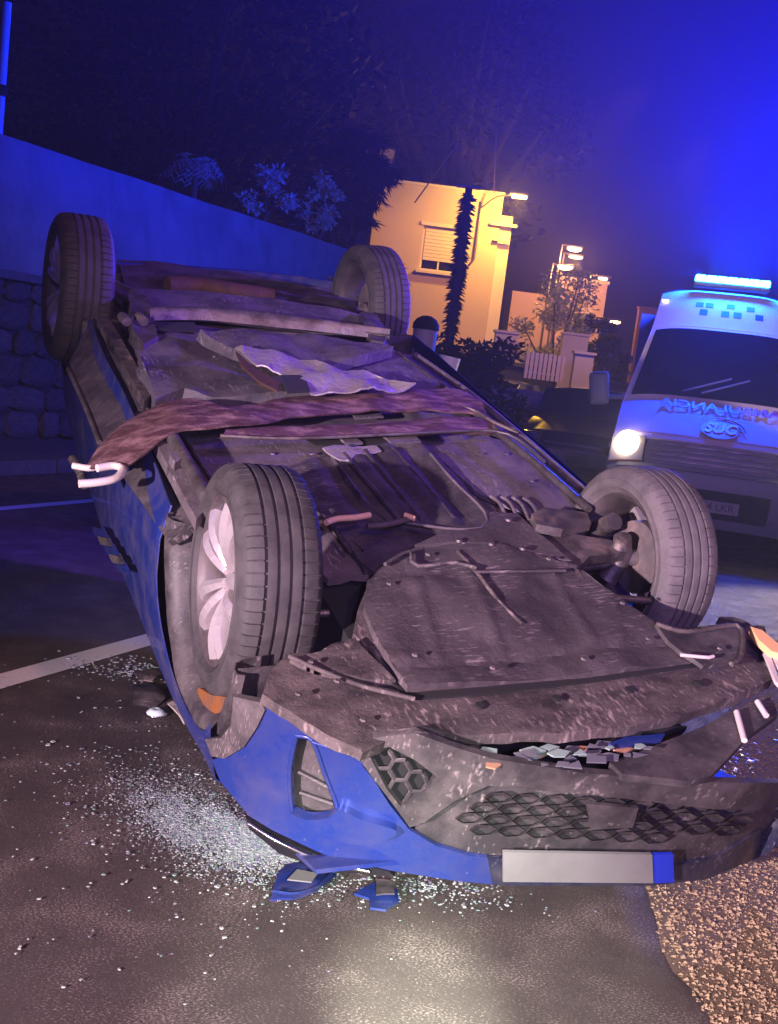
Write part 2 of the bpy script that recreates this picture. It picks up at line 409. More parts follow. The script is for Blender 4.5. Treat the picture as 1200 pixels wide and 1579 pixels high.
# exhaust tunnel cover in the middle, its dark material standing in for shadow
under('tunnel_cover', [(512, 700), (540, 686), (650, 688), (668, 705), (722, 770), (750, 795), (742, 812), (690, 814), (610, 806), (560, 770)], -.198, M['floor_dk'], thick=.03, step=11,
      relief=lambda p: nz(p, 10, .004) + .010 * math.sin(p.x * 46))
def rail(name, pts, w, r, m, n=14, seg=8, parent=None):
    return obj(name, tube(bmesh.new(), [P(x, y, w=w) for x, y in pts], r, seg, n), m, parent or car, smooth=60)
rail('cover_edge', [(664, 700), (700, 742), (738, 778), (752, 800), (738, 815), (690, 815), (625, 806)], -.186, .005, M['floor'])
for a, b in (((530, 700), (615, 800)), ((562, 695), (652, 805)), ((606, 692), (700, 800))):
    rail('pressed_rib', [a, b], -.196, .009, M['floor_dk'], 6)
for k in range(4):
    x = 756 + k * 17; rail('cover_louvre', [(x, 765 + k), (x + 14, 775 + k), (x + 26, 800 + k)], -.200, .006, M['floor'], 8)
# left sill: grey plastic strip, rail, dark slot and pipe
obj('sill_cover', patch([(192, 738), (215, 700), (238, 675), (272, 725), (306, 790), (300, 812), (283, 828), (262, 838), (228, 788)], SILL(.005), (), 9, .02, UPC, False, lambda p: nz(p, 5, .004)), M['plastic'], car, smooth=40)
under('sill_rail', [(236, 674), (252, 670), (286, 728), (318, 784), (303, 800), (270, 738)], -.185, M['floor'], step=8, thick=.04)
rail('inner_pipe', [(350, 735), (420, 742), (500, 800), (540, 850)], -.20, .006, M['steel'], 12)
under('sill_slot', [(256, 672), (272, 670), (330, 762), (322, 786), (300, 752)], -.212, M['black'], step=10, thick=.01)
rail('fuel_pipe', [(262, 668), (290, 716), (318, 768)], -.17, .022, M['steel'], 10, 12)
rail('brake_pipe', [(284, 670), (318, 726), (338, 752)], -.19, .006, M['steel'], 8)
under('pipe_bracket', [(262, 700), (276, 694), (284, 706), (270, 713)], -.155, M['floor'], step=6, thick=.03)
under('outer_floor_panel', [(282, 672), (520, 676), (500, 706), (460, 735), (350, 728), (328, 735)], -.222, M['floor'], step=13, thick=.02, relief=lambda p: nz(p, 7, .008))
# rear side of the left sill
under('sill_rail', [(150, 488), (168, 489), (236, 606), (222, 618)], -.19, M['steel'], step=8, thick=.04)
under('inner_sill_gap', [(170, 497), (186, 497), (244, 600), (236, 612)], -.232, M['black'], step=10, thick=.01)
obj('sill_underside', patch([(108, 560), (146, 490), (160, 520), (226, 622), (190, 660), (158, 690), (132, 628)], SILL(.004), (), 9, .02, UPC, False, lambda p: nz(p, 3, .004)), M['floor_dk'], car, smooth=40)
obj('sill_crease', tube(bmesh.new(), [SILL(.01)(*p_) for p_ in ((108, 572), (132, 625), (156, 685))], .010, 8, 12), M['plastic'], car, smooth=60)
# right sill: two pressed ridges
rail('sill_ridge', [(612, 546), (690, 602), (770, 668), (838, 724), (908, 786)], -.17, .014, M['steel'], 20)
rail('sill_ridge', [(640, 548), (722, 606), (802, 672), (866, 728), (918, 772)], -.20, .016, M['floor'], 20)
under('sill_strip', [(622, 545), (645, 548), (925, 778), (905, 792), (765, 672)], -.225, M['floor_dk'], step=12, thick=.03)
# right floor panels with raised bead
under('floor_panel', [(664, 690), (740, 672), (776, 678), (900, 788), (850, 800), (812, 792), (742, 762), (700, 728)], -.215, M['floor'], step=12, thick=.015,
      relief=lambda p: nz(p, 6, .010) + nz(p, 22, .003))
under('jack_point', [(820, 792), (840, 782), (905, 790), (912, 806), (868, 816), (828, 808)], -.17, M['steel'], step=8, thick=.03)
under('floor_panel', [(335, 735), (350, 728), (460, 716), (500, 702), (560, 680), (664, 680), (690, 712), (752, 795), (745, 812), (620, 812), (560, 850), (520, 812), (470, 762), (430, 738)], -.212, M['floor_dk'], step=10, thick=.02,
      relief=lambda p: nz(p, 5, .008) + .006 * math.sin(p.x * 40 + .6) * (abs(p.x) < .5))
for pts in ([(540, 674), (590, 672), (600, 682), (556, 684)], [(470, 676), (520, 673), (530, 684), (486, 686)]):
    under('floor_recess', pts, -.196, M['black'], step=9, thick=.004)
for pts in ([(520, 671), (545, 671), (560, 682), (534, 684)], [(590, 671), (636, 668), (650, 680), (604, 682)], [(540, 632), (580, 630), (592, 642), (548, 644)]):
    under('light_bracket', pts, -.186, M['floor'], step=7, thick=.008, relief=lambda p: nz(p, 20, .003))
under('torn_shield', [(498, 690), (516, 685), (580, 688), (588, 696), (550, 700), (538, 710), (524, 710)], -.19, M['alu'], step=7, thick=.006, relief=lambda p: nz(p, 14, .008))
rail('torn_clip', [(503, 806), (520, 800), (548, 798), (570, 794)], -.15, .010, mat('pale_clip', (.62, .42, .26), .5), 8)
rail('torn_clip', [(566, 812), (600, 808), (632, 800)], -.17, .010, M['lip'], 8)
rail('torn_clip', [(624, 794), (640, 800)], -.16, .009, mat('amber_clip', (.62, .40, .22), .5), 4)

# --- crumpled reddish crossmember over the belly, its left end bent down over the sill
top = [(130, 722, -.26), (168, 672, -.20), (225, 632, -.15), (292, 613, -.12), (360, 625, -.12), (450, 612, -.13), (600, 601, -.13), (700, 600, -.14), (738, 616, -.15)]
bot = [(188, 728, -.24), (222, 700, -.19), (268, 668, -.15), (330, 658, -.13), (400, 652, -.13), (460, 642, -.14), (600, 632, -.14), (700, 634, -.15), (752, 640, -.16)]
ta = catmull([P(x, y, w=w) for x, y, w in top], 60); tb = catmull([P(x, y, w=w) for x, y, w in bot], 60)
rows = []
for i in range(9):
    f = i / 8; rows.append([a.lerp(b, f) + Vector((0, 0, .012 * math.sin(f * PI) + nz(a.lerp(b, f), 9, .009) + nz(Vector((a.x * 1.2, f * 5, 0)), 4, .008))) for a, b in zip(ta, tb)])
obj('crossmember', grid_mesh(rows, .008, (0, 0, 1)), M['red_metal'], car, smooth=60)
top = [(352, 662, -.15), (460, 655, -.15), (600, 650, -.15), (700, 642, -.15), (752, 646, -.16)]
bot = [(345, 670, -.15), (460, 672, -.16), (600, 668, -.16), (700, 664, -.16), (782, 664, -.17)]
ta = catmull([P(x, y, w=w) for x, y, w in top], 40); tb = catmull([P(x, y, w=w) for x, y, w in bot], 40)
rows = [[a.lerp(b, i / 5) + Vector((0, 0, .010 * math.sin(i / 5 * PI) + nz(a.lerp(b, i / 5), 14, .008))) for a, b in zip(ta, tb)] for i in range(6)]
obj('crossmember', grid_mesh(rows, .02, (0, 0, 1)), M['red_metal'], car, smooth=60)
rail('cable', [(340, 672), (450, 676), (600, 670), (740, 664), (790, 672), (840, 712)], -.14, .006, M['steel'], 24)
rail('cable', [(690, 624), (730, 632), (760, 650), (800, 668)], -.15, .007, M['steel'], 12)
# broken pale trim at the bent end
tr = mat('broken_trim', (.60, .54, .50), .45, .1)
rail('broken_trim', [(150, 722), (176, 718), (190, 724), (178, 738), (150, 744), (122, 746)], -.22, .013, tr, 16)
rail('broken_trim', [(112, 718), (140, 722), (160, 716)], -.26, .011, tr, 8)
rail('door_handle', [(112, 708), (124, 728), (130, 748)], -.36, .016, M['plastic'], 8)

# --- fuel tank, silencer, rear beam
def tank_rel(p): return nz(p, 5, .025) + nz(p, 14, .010)
under('fuel_tank', [(205, 520), (232, 512), (320, 516), (480, 520), (600, 540), (640, 566), (690, 592), (600, 600), (450, 608), (330, 608), (285, 600), (240, 612)], -.16, M['tank'], step=13, thick=.08, relief=tank_rel)
under('tank_fold', [(310, 506), (400, 508), (520, 520), (606, 540), (560, 552), (500, 560), (430, 548), (360, 536)], -.10, M['tank'], step=11, thick=.05, relief=tank_rel)
under('heat_shield', [(362, 537), (400, 540), (470, 552), (512, 566), (560, 572), (640, 596), (575, 604), (480, 604), (472, 590), (430, 572), (395, 566)], -.085, M['alu'], step=8, thick=.006,
      relief=lambda p: nz(p, 9, .03) + nz(p, 25, .012))
under('rusty_edge', [(364, 541), (392, 566), (432, 590), (428, 602), (400, 588), (372, 562)], -.08, M['rust'], step=7, thick=.01)
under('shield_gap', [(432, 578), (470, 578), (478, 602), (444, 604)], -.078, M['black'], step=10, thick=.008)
# beam: pale flange across
ta = catmull([P(x, y, w=-.12) for x, y in ((226, 476), (300, 476), (400, 482), (500, 496), (600, 512))], 40)
tb = catmull([P(x, y, w=-.15) for x, y in ((232, 494), (320, 494), (420, 504), (500, 512), (600, 524))], 40)
obj('rear_beam', grid_mesh([[a.lerp(b, i / 5) + Vector((0, 0, .03 * math.sin(i / 5 * PI))) for a, b in zip(ta, tb)] for i in range(6)], .03, (0, 0, 1)), M['steel'], car, smooth=60)
under('beam_web', [(205, 446), (300, 446), (440, 466), (560, 486), (560, 506), (430, 492), (320, 474), (225, 476)], -.17, M['tank'], step=12, thick=.04, relief=lambda p: nz(p, 5, .02))
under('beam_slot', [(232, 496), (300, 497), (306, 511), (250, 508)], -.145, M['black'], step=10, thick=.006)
for sx in (0, 1):
    pts = [(200, 450), (222, 452), (236, 480), (244, 520), (222, 530), (204, 505)] if not sx else [(556, 478), (582, 486), (598, 512), (592, 530), (572, 524), (560, 505)]
    under('trailing_arm', pts, -.14, M['floor_dk'], step=9, thick=.10, relief=lambda p: nz(p, 8, .02))
    rail('hub_axle', [(170, 440), (215, 462)] if not sx else [(560, 478), (620, 470)], -.22, .035, M['steel'], 5, 12)
for x in (214, 188):
    rail('bush_bolt', [(x, 488), (x + 8, 496)], -.09, .02, M['steel'], 4, 10)
# tail: bumper underside and silencer
under('tail_panel', [(182, 398), (240, 404), (360, 420), (470, 440), (548, 462), (552, 492), (440, 478), (320, 456), (196, 452)], -.26, M['floor_dk'], step=14, thick=.05, relief=lambda p: nz(p, 5, .015))
bmx = bmesh.new()
tube(bmx, [P(258, 440, w=-.19), P(300, 441, w=-.19), P(360, 450, w=-.19), P(420, 458, w=-.2)], [.045, .05, .05, .045], 14, 10)
obj('silencer', bmx, M['rust'], car, smooth=60)

# --- engine bay: undertray
def tray_rel(p):
    r = nz(p, 4, .016) + nz(p, 12, .006) + nz(p, 40, .002)
    for c in (-.30, -.12, .16): r += .007 * math.exp(-((p.x - c - .25 * (p.y - .5)) / .016) ** 2) * (p.y > .32) * (p.y < .70)
    for c in (.30, .72): r -= .008 * math.exp(-((p.y - c) / .014) ** 2)
    return r
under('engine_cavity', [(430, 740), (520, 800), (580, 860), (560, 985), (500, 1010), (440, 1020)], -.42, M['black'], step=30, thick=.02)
under('undertray', [(562, 935), (566, 895), (580, 880), (640, 842), (738, 842), (770, 842), (880, 866), (1010, 960), (1068, 1018), (900, 1040), (628, 1062), (590, 1000)], -.185, M['tray'], step=8, thick=.03, relief=tray_rel)
under('undertray', [(640, 838), (668, 828), (720, 808), (760, 790), (800, 792), (882, 862), (772, 842), (700, 838)], -.19, M['tray'], step=10, thick=.03, relief=tray_rel)
under('undertray_flank', [(545, 975), (552, 940), (566, 905), (596, 1000), (632, 1060), (612, 1060), (570, 1000)], -.21, M['lip'], step=9, thick=.05, relief=tray_rel)
under('undertray_flank', [(508, 800), (560, 815), (630, 815), (640, 838), (575, 880), (560, 870)], -.215, M['floor_dk'], step=10, thick=.03, relief=tray_rel)
under('belly_panel', [(520, 804), (600, 812), (690, 818), (742, 816), (762, 800), (790, 792), (760, 792), (716, 808), (664, 828), (630, 842), (580, 876), (562, 880), (548, 850)], -.222, M['floor_dk'], step=10, thick=.03, relief=tray_rel)
rail('tray_ridge', [(706, 850), (738, 886), (772, 930), (806, 962)], -.176, .006, M['lip'], 10)
rail('tray_ridge', [(735, 882), (800, 881), (872, 880)], -.17, .005, M['tray'], 10)
rail('tray_ridge', [(594, 870), (632, 850), (640, 872), (700, 868), (735, 876)], -.17, .006, M['tray'], 14)
for x, y in ((708, 834), (758, 839), (806, 846), (784, 802)):
    bmx = bmesh.new(); c = P(x, y, w=-.176); tube(bmx, [c, c + Vector((0, 0, .006))], [.013, .009], 12)
    obj('tray_clip', bmx, M['steel'], car, smooth=40)
for k in range(16):
    x = random.uniform(885, 960); y = 885 + (x - 880) * .75 + random.uniform(-30, 30)
    if k % 2: x = random.uniform(640, 1000); y = random.uniform(900, 1030)
for (x, y, w) in ((300, 700, -.215), (420, 700, -.215), (480, 700, -.205), (352, 716, -.212), (700, 742, -.20), (780, 700, -.205), (820, 742, -.205), (740, 700, -.205), (600, 900, -.165), (640, 1010, -.165), (760, 1030, -.165), (900, 1016, -.165),
                  (1000, 985, -.17), (960, 930, -.17), (660, 855, -.17), (846, 862, -.17), (480, 1020, -.178), (520, 1050, -.178), (460, 1070, -.198), (560, 1110, -.198), (1110, 1000, -.15), (260, 560, -.20), (330, 550, -.155), (520, 585, -.14)):
    c = P(x, y, w=w); obj('bolt', tube(bmesh.new(), [c, c + Vector((0, 0, .004))], [.009, .006], 6), M['steel'], car)
# lip band in front of the tray
lipo = [(405, 1068), (418, 1032), (446, 1008), (490, 1006), (546, 982), (560, 990), (600, 1050), (628, 1068), (760, 1058), (900, 1044), (1070, 1022), (1130, 1022), (1146, 1000), (1150, 966), (1178, 968), (1196, 1010), (1192, 1046), (1110, 1082), (1040, 1106), (960, 1122), (850, 1132), (752, 1134), (700, 1130), (640, 1120), (560, 1160), (500, 1128), (455, 1098)]
under('front_lip', lipo, -.215, M['lip'], step=11, thick=.03, relief=lambda p: nz(p, 5, .012) + nz(p, 18, .006) + nz(p, 50, .003))
under('lip_groove', [(600, 1048), (628, 1066), (760, 1056), (900, 1041), (1068, 1018), (1075, 1026), (900, 1052), (760, 1068), (630, 1078)], -.196, M['black'], step=12, thick=.006)
under('lip_corner', [(448, 1012), (492, 1004), (548, 984), (560, 1000), (610, 1052), (560, 1050), (500, 1034)], -.195, M['lip'], step=10, thick=.02, relief=lambda p: nz(p, 8, .01))
rail('lip_seam', [(446, 1012), (500, 1036), (560, 1058), (640, 1078)], -.188, .006, M['lip'], 16)
under('liner_flap', [(1012, 962), (1060, 968), (1138, 962), (1144, 990), (1140, 1020), (1085, 1026), (1050, 1004), (1030, 985)], -.17, M['plastic'], step=9, thick=.012, relief=lambda p: nz(p, 6, .02))
rail('flap_fold', [(1012, 962), (1060, 974), (1136, 964), (1146, 985), (1142, 1015), (1128, 1024)], -.155, .007, M['lip'], 18)
rail('flap_splinter', [(1050, 1010), (1095, 1014), (1100, 1012)], -.15, .005, tr, 6)
for x, y in ((740, 1089), (858, 1078), (970, 1065), (1078, 1055)):
    bmx = bmesh.new(); c = P(x, y, w=-.207); tube(bmx, [c, c + Vector((0, 0, .006))], .012, 10)
    obj('lip_hole', bmx, M['black'], car, smooth=40)

# --- front bumper, hanging forward at the right
def bump_F(p):
    u, v, w = p; sh = .13 * max(0, u + .40); v = v + sh - .05 * (w + .5) * 0
    return (abs(u) / .90) ** 2.6 + ((abs(v - .75) / .75) ** 2.6 if v < .75 else 0) - 1
def BH(off=0.0):
    def f(x, y):
        d = (AT @ ray(x, y)).normalized(); t = 2.0; best = (9, t)
        while t < 4.6:
            s_ = bump_F(OC + d * t)
            if s_ < best[0]: best = (s_, t)
            if s_ <= 0: break
            t += .01
        if s_ <= 0:
            a, b = t - .01, t
            for _ in range(12):
                m_ = (a + b) / 2
                if bump_F(OC + d * m_) > 0: a = m_
                else: b = m_
            t = b
        else: return P(x, y, u=-.89) if x < 600 else OC + d * (best[1] + off)
        return OC + d * (t + off)
    return f
AW = AT @ Vector((0, 1, 0))
def face(name, outline, off, m, holes=(), thick=.008, step=10, smooth=False, relief=None, parent=None):
    return obj(name, patch(outline, BH(off), holes, step, thick, AW, smooth, relief), m, parent or car, smooth=35)
vent = [(457, 1136), (481, 1142), (502, 1195), (519, 1247), (503, 1258), (470, 1262), (452, 1252), (449, 1190)]
bl = [(412, 1086), (455, 1102), (500, 1132), (543, 1160), (578, 1205), (600, 1240), (632, 1280), (672, 1304), (724, 1320), (752, 1323), (760, 1364), (700, 1358), (600, 1342), (500, 1318), (420, 1280), (384, 1258), (340, 1205), (326, 1172), (346, 1166), (378, 1150), (402, 1112)]
bumper = face('bumper', bl, 0, M['paint'], [vent], thick=.012, step=9)
face('vent_recess', [(448, 1130), (485, 1138), (524, 1250), (500, 1264), (465, 1268), (444, 1252)], .045, M['plastic'], thick=.01, step=10, parent=bumper)
rc = lambda pts, off, r, m, name, n=20: obj(name, tube(bmesh.new(), [BH(off)(x, y) for x, y in pts], r, 8, n), m, bumper, smooth=60)
rc([(458, 1134), (482, 1142), (502, 1195), (520, 1246), (505, 1258), (470, 1263), (452, 1254), (447, 1190), (457, 1135)], .0, .006, M['paint'], 'vent_rim', 40)
rc([(460, 1190), (508, 1215)], .03, .005, M['plastic'], 'vent_slat', 4)
rc([(462, 1222), (514, 1240)], .03, .005, M['plastic'], 'vent_slat', 4)
face('arch_trim', [(360, 1074), (404, 1084), (408, 1096), (396, 1122), (376, 1152), (346, 1170), (326, 1166), (316, 1140), (340, 1138), (356, 1118)], -.012, M['plastic'], thick=.02, step=8)
face('bumper_apron', [(752, 1323), (790, 1326), (900, 1334), (1030, 1338), (1110, 1320), (1200, 1262), (1260, 1225), (1260, 1262), (1180, 1318), (1090, 1356), (1000, 1366), (800, 1366), (760, 1364)], .002, M['apron'], thick=.012, step=10)
# scoop: rolled edge under the vent
face('scoop', [(448, 1255), (470, 1264), (505, 1262), (524, 1250), (560, 1265), (612, 1282), (590, 1298), (545, 1303), (500, 1292), (468, 1278)], -.030, M['paint'], thick=.03, step=7, smooth=True, parent=bumper)
rc([(482, 1144), (540, 1164), (566, 1182)], -.004, .004, M['paint'], 'crease', 8)
face('bonnet_edge', [(380, 1262), (420, 1290), (500, 1322), (600, 1344), (610, 1352), (500, 1342), (430, 1316), (384, 1278)], -.004, M['glass'], thick=.02, step=9, parent=bumper)
rc([(384, 1270), (430, 1298), (500, 1328), (570, 1344)], -.012, .005, M['chrome'], 'chrome_strip', 20)
# black lower bumper: corner panel, vent mesh, long bar, grille
face('bumper_trim', [(546, 1158), (575, 1138), (640, 1130), (700, 1152), (760, 1170), (900, 1192), (1060, 1206), (1260, 1208), (1260, 1250), (1100, 1248), (930, 1228), (800, 1214), (752, 1212), (700, 1236), (655, 1268), (632, 1276), (600, 1232), (572, 1196)], -.018,
     M['plastic'], [[(566, 1158), (600, 1152), (640, 1172), (674, 1198), (650, 1226), (618, 1244), (596, 1216)]], thick=.02, step=9)
face('mesh_back', [(556, 1152), (605, 1146), (684, 1196), (620, 1252)], .02, M['black'], thick=.008, step=12)
def hexes(name, region, sx, sy, off, r=.0036):
    bmx = bmesh.new(); f = BH(off); x0 = min(p[0] for p in region); x1 = max(p[0] for p in region); y0 = min(p[1] for p in region); y1 = max(p[1] for p in region)
    row = 0; y = y0
    while y < y1 + sy:
        x = x0 + (sx * .75 if row % 2 else 0)
        while x < x1 + sx:
            hx = [(x + sx * .5 * math.cos(a), y + sy * .5 * math.sin(a) + .10 * (x - x0)) for a in np.radians([0, 60, 120, 180, 240, 300])]
            for i in range(3):
                a, b = hx[i], hx[i + 1]
                if inside(a, region) and inside(b, region):
                    tube(bmx, [f(*a), f(*b)], r, 5)
            x += sx * 1.5
        y += sy * .45; row += 1
    return obj(name, bmx, M['plastic'], car, smooth=60)
hexes('vent_mesh', [(566, 1158), (600, 1152), (640, 1172), (674, 1198), (650, 1226), (618, 1244), (596, 1216)], 34, 34, -.002, .005)
face('grille_panel', [(640, 1278), (700, 1238), (756, 1210), (930, 1228), (1100, 1248), (1260, 1250), (1260, 1226), (1200, 1264), (1110, 1322), (1030, 1340), (900, 1336), (780, 1328), (724, 1322), (672, 1306)], .022, M['plastic'], thick=.01, step=14)
# scale-shaped grille cells standing proud
gm = bmesh.new(); f0, f1 = BH(.016), BH(-.012)
for row in range(4):
    for c in range(13):
        cx = 680 + c * 44 + (row % 2) * 22; cy = 1226 + row * 17 + (cx - 690) * .05
        if cx < 705 or (row == 0 and cx < 735) or cx > 1150: continue
        if cy > 1284 + (cx - 690) * .03: continue
        pts_o = [(cx - 21, cy + 1), (cx - 10, cy - 7), (cx + 9, cy - 8), (cx + 21, cy - 1), (cx + 9, cy + 7), (cx - 10, cy + 8)]
        vo = [gm.verts.new(f1(*p)) for p in pts_o]
        vi = [gm.verts.new(f0(cx + (p[0] - cx) * .72, cy + (p[1] - cy) * .62 + 2.0)) for p in pts_o]
        vb = [gm.verts.new(f0(cx + (p[0] - cx) * 1.05, cy + (p[1] - cy) * 1.05)) for p in pts_o]
        for i in range(6):
            gm.faces.new((vo[i], vo[(i + 1) % 6], vi[(i + 1) % 6], vi[i])); gm.faces.new((vb[i], vb[(i + 1) % 6], vo[(i + 1) % 6], vo[i]))
bmesh.ops.recalc_face_normals(gm, faces=gm.faces[:])
obj('grille_mesh', gm, M['plastic'], car)
face('grille_shroud', [(905, 1240), (985, 1246), (976, 1276), (912, 1280)], -.014, M['plastic'], thick=.01, step=10)
# number plate, upside down, blank, blue band at the picture's right
pl = face('number_plate', [(776, 1314), (1006, 1318), (1008, 1362), (776, 1360)], -.035, M['white'], thick=.008, step=24)
face('plate_band', [(1008, 1318), (1038, 1317), (1040, 1361), (1010, 1362)], -.035, M['eu'], thick=.008, step=14, parent=pl)
# gap above the bar: strut, crushed panel, splintered pieces
def gapP(x, y): return P(x, y, w=-.30)
obj('bumper_inner', patch([(940, 1176), (1010, 1150), (1100, 1112), (1190, 1066), (1200, 1100), (1150, 1140), (1096, 1196), (1060, 1206), (960, 1196)], lambda x, y: P(x, y, w=-.27), (), 10, .02, UPC, False, lambda p: nz(p, 6, .008)), M['plastic'], car, smooth=35)
for a, b in (((1136, 1098), (1148, 1142)), ((1168, 1082), (1182, 1104))):
    rail('pale_rib', [a, b], -.255, .008, tr, 4)
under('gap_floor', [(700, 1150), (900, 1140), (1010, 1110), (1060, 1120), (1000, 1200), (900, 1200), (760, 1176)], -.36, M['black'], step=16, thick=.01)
shc = [mat('pale_green_shard', (.22, .30, .26), .25), mat('orange_shard', (.34, .18, .11), .3), mat('grey_shard', (.12, .12, .14), .3), M['paint']]
rs = random.Random(5)
for k in range(44):
    t = k / 43; x = 752 + t * 240 + rs.uniform(-8, 8); y = 1152 + rs.uniform(0, 30) - 8 * abs(t - .3)
    if t > .75: y -= 12 * (t - .75) * 4
    r = rs.uniform(5, 15); n_ = rs.choice((3, 4, 5)); a0 = rs.uniform(0, 6)
    pts = [(x + r * 1.5 * math.cos(a0 + q * 2 * PI / n_) * rs.uniform(.7, 1.2), y + r * .55 * math.sin(a0 + q * 2 * PI / n_) * rs.uniform(.7, 1.2)) for q in range(n_)]
    under('lamp_shard', pts, -.255 + rs.uniform(-.02, .02), shc[rs.choice((0, 0, 2, 2, 1, 0))], step=20, thick=.004)
under('paint_shard', [(938, 1146), (965, 1136), (1026, 1131), (1020, 1142), (985, 1148), (950, 1152)], -.26, M['paint'], step=12, thick=.006)
# broken indicator at the right corner
under('broken_indicator', [(1158, 966), (1176, 972), (1200, 992), (1212, 1010), (1190, 1004), (1170, 986)], -.16, mat('indicator_lens', (.85, .50, .22), .25, emit=(1, .5, .2), estr=0), step=8, thick=.02)
for pts in ([(1185, 1000), (1200, 1006), (1212, 1040), (1200, 1030)], [(1178, 1005), (1188, 1010), (1206, 1060), (1196, 1050)]):
    under('splinter', pts, -.18, tr, step=10, thick=.01)

# --- left side: doors, fender, flared arch
ARC = Vector((0, .85, -.27))
def belt(v):
    T_ = [(-.2, -.36), (.05, -.52), (.39, -.64), (.8, -.73), (1.14, -.77), (1.8, -.84), (2.4, -.90), (2.86, -.90), (3.4, -.86), (3.9, -.74), (4.2, -.6)]
    for (a, wa), (b, wb) in zip(T_, T_[1:]):
        if v <= b: return wa + (wb - wa) * (v - a) / (b - a)
    return T_[-1][1]
def skin_u(side, v, w):
    b = belt(v); t = min(max((w - b) / (-.25 - b), 0), 1)
    u = .822 + .035 * math.sin(PI * min(1, t * .9 + .05)) + .0 - .02 * (t > .9)
    taper = 0.10 * max(0, (v - 3.3) / .7) ** 2
    return side * (u - taper) - .0
def side_panel(side, name, v0, v1, m, dent=0.0, dw=0.0):
    nv = max(4, int((v1 - v0) / .035)); rows = []
    for i in range(nv + 1):
        v = v0 + (v1 - v0) * i / nv; b = belt(v); topw = -.25
        for cv in (.85, 3.43):
            d = abs(v - cv)
            if d < .39: topw = min(topw, -.27 - math.sqrt(.39 ** 2 - d * d))
        topw = max(topw, b + .01)
        r = []
        for j in range(15):
            w = topw + (b - topw) * j / 14
            n_ = nz((v, w, side), 2, .008 + dent)
            r.append(Vector((skin_u(side, v, w) * (1 - .018) + side * n_, v, w + dw)))
        # underneath the widest line the body turns in
        for k in range(1, 6):
            r.append(Vector((skin_u(side, v, b) * (1 - .018) - side * k * .05, v, b - .03 * k - .02 * k * k * .3)))
        rows.append(r)
    return obj(name, grid_mesh(rows, -.004 if side < 0 else .004, (side, 0, 0)), m, car, smooth=40)
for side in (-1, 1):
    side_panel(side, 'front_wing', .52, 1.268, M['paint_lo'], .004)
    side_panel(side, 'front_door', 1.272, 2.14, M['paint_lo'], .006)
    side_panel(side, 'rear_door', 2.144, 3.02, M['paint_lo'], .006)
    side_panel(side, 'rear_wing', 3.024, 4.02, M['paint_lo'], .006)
# arch flares
def flare(side, cv, name='arch_flare'):
    rows = []
    for i in range(41):
        a = R_(-12) - (PI - R_(24)) * i / 40
        a = -PI * i / 40 * 1.0
        c = Vector((0, cv + math.cos(a) * 1, -.27 + math.sin(a)))
        r = []
        for (rr, du) in ((.340, .74), (.345, .785), (.360, .812), (.385, .822), (.408, .818), (.416, .80)):
            n_ = nz((a * 2, rr * 8, cv), 2, .006)
            r.append(Vector((side * (du + n_), cv + rr * math.cos(a), -.27 + rr * math.sin(a))))
        rows.append(r)
    return obj(name, grid_mesh(rows, .004, (side, 0, 0)), M['plastic'], car, smooth=50)
for side in (-1, 1):
    for cv in (.85, 3.43): flare(side, cv)
    for cv in (.85, 3.43):       # wheel housing shells
        rows = []
        for i in range(25):
            a = -PI * i / 24; rows.append([Vector((side * uu, cv + .385 * math.cos(a), -.27 + .385 * math.sin(a))) for uu in (.50, .6, .7, .81)])
        obj('wheel_housing', grid_mesh(rows, .004), M['floor_dk'], car, smooth=60)
obj('rusty_liner', patch([(305, 1062), (330, 1072), (362, 1078), (366, 1100), (352, 1130), (335, 1132), (318, 1110)], lambda x, y: P(x, y, u=-.79), (), 9, .01, (1, 0, 0), True, lambda p: nz(p, 12, .01)), M['amber'], car, smooth=50)
# dents and torn edge near the wing mirror
for k in range(5):
    x = 140 + k * 9; y = 812 + k * 14
    obj('torn_edge', patch([(x, y), (x + 16, y + 4), (x + 20, y + 16), (x + 6, y + 14)], lambda a, b: P(a, b, u=-.885), (), 6, .01, (1, 0, 0)), M['plastic'] if k % 2 else M['paint'], car)
# side window glass, roof, bonnet (underneath, seen only from other places)
rows = []
prof = [(.06, -.60), (.30, -.72), (1.0, -.86), (1.35, -.93), (1.75, -1.20), (2.05, -1.395), (2.6, -1.40), (3.3, -1.38), (3.75, -1.15), (4.0, -.85)]
for v, w in prof:
    hw = .62 if v > 1.4 and v < 3.8 else .70
    r = []
    for j in range(13):
        t = -1 + 2 * j / 12; x = t * hw; r.append(Vector((x - .0, v, w + .05 * abs(t) ** 3 * (1 if v > 1.3 else .6) + nz((x, v, 0), 2.5, .02))))
    rows.append(r)
obj('bonnet', grid_mesh(rows[:4], .01, (0, 0, -1)), M['paint_lo'], car, smooth=40)
obj('windscreen', grid_mesh(rows[3:6], .006, (0, 0, -1)), M['glass'], car, smooth=40)
obj('roof', grid_mesh(rows[5:8], .01, (0, 0, -1)), M['paint_lo'], car, smooth=40)
obj('rear_window', grid_mesh(rows[7:10], .006, (0, 0, -1)), M['glass'], car, smooth=40)
for side in (-1, 1):
    for (v0, v1) in ((1.36, 2.12), (2.16, 3.0), (3.04, 3.9)):
        rr_ = []
        for i in range(7):
            v = v0 + (v1 - v0) * i / 6
            wt = np.interp(v, [p[0] for p in prof], [p[1] for p in prof])
            hw = .62 if v > 1.4 and v < 3.8 else .70
            rr_.append([Vector((side * .64, v, belt(v) - .20)), Vector((side * hw, v, min(wt + .05, belt(v) - .22)))])
        obj('side_window', grid_mesh(rr_, .005, (side, 0, 0)), M['glass'], car)
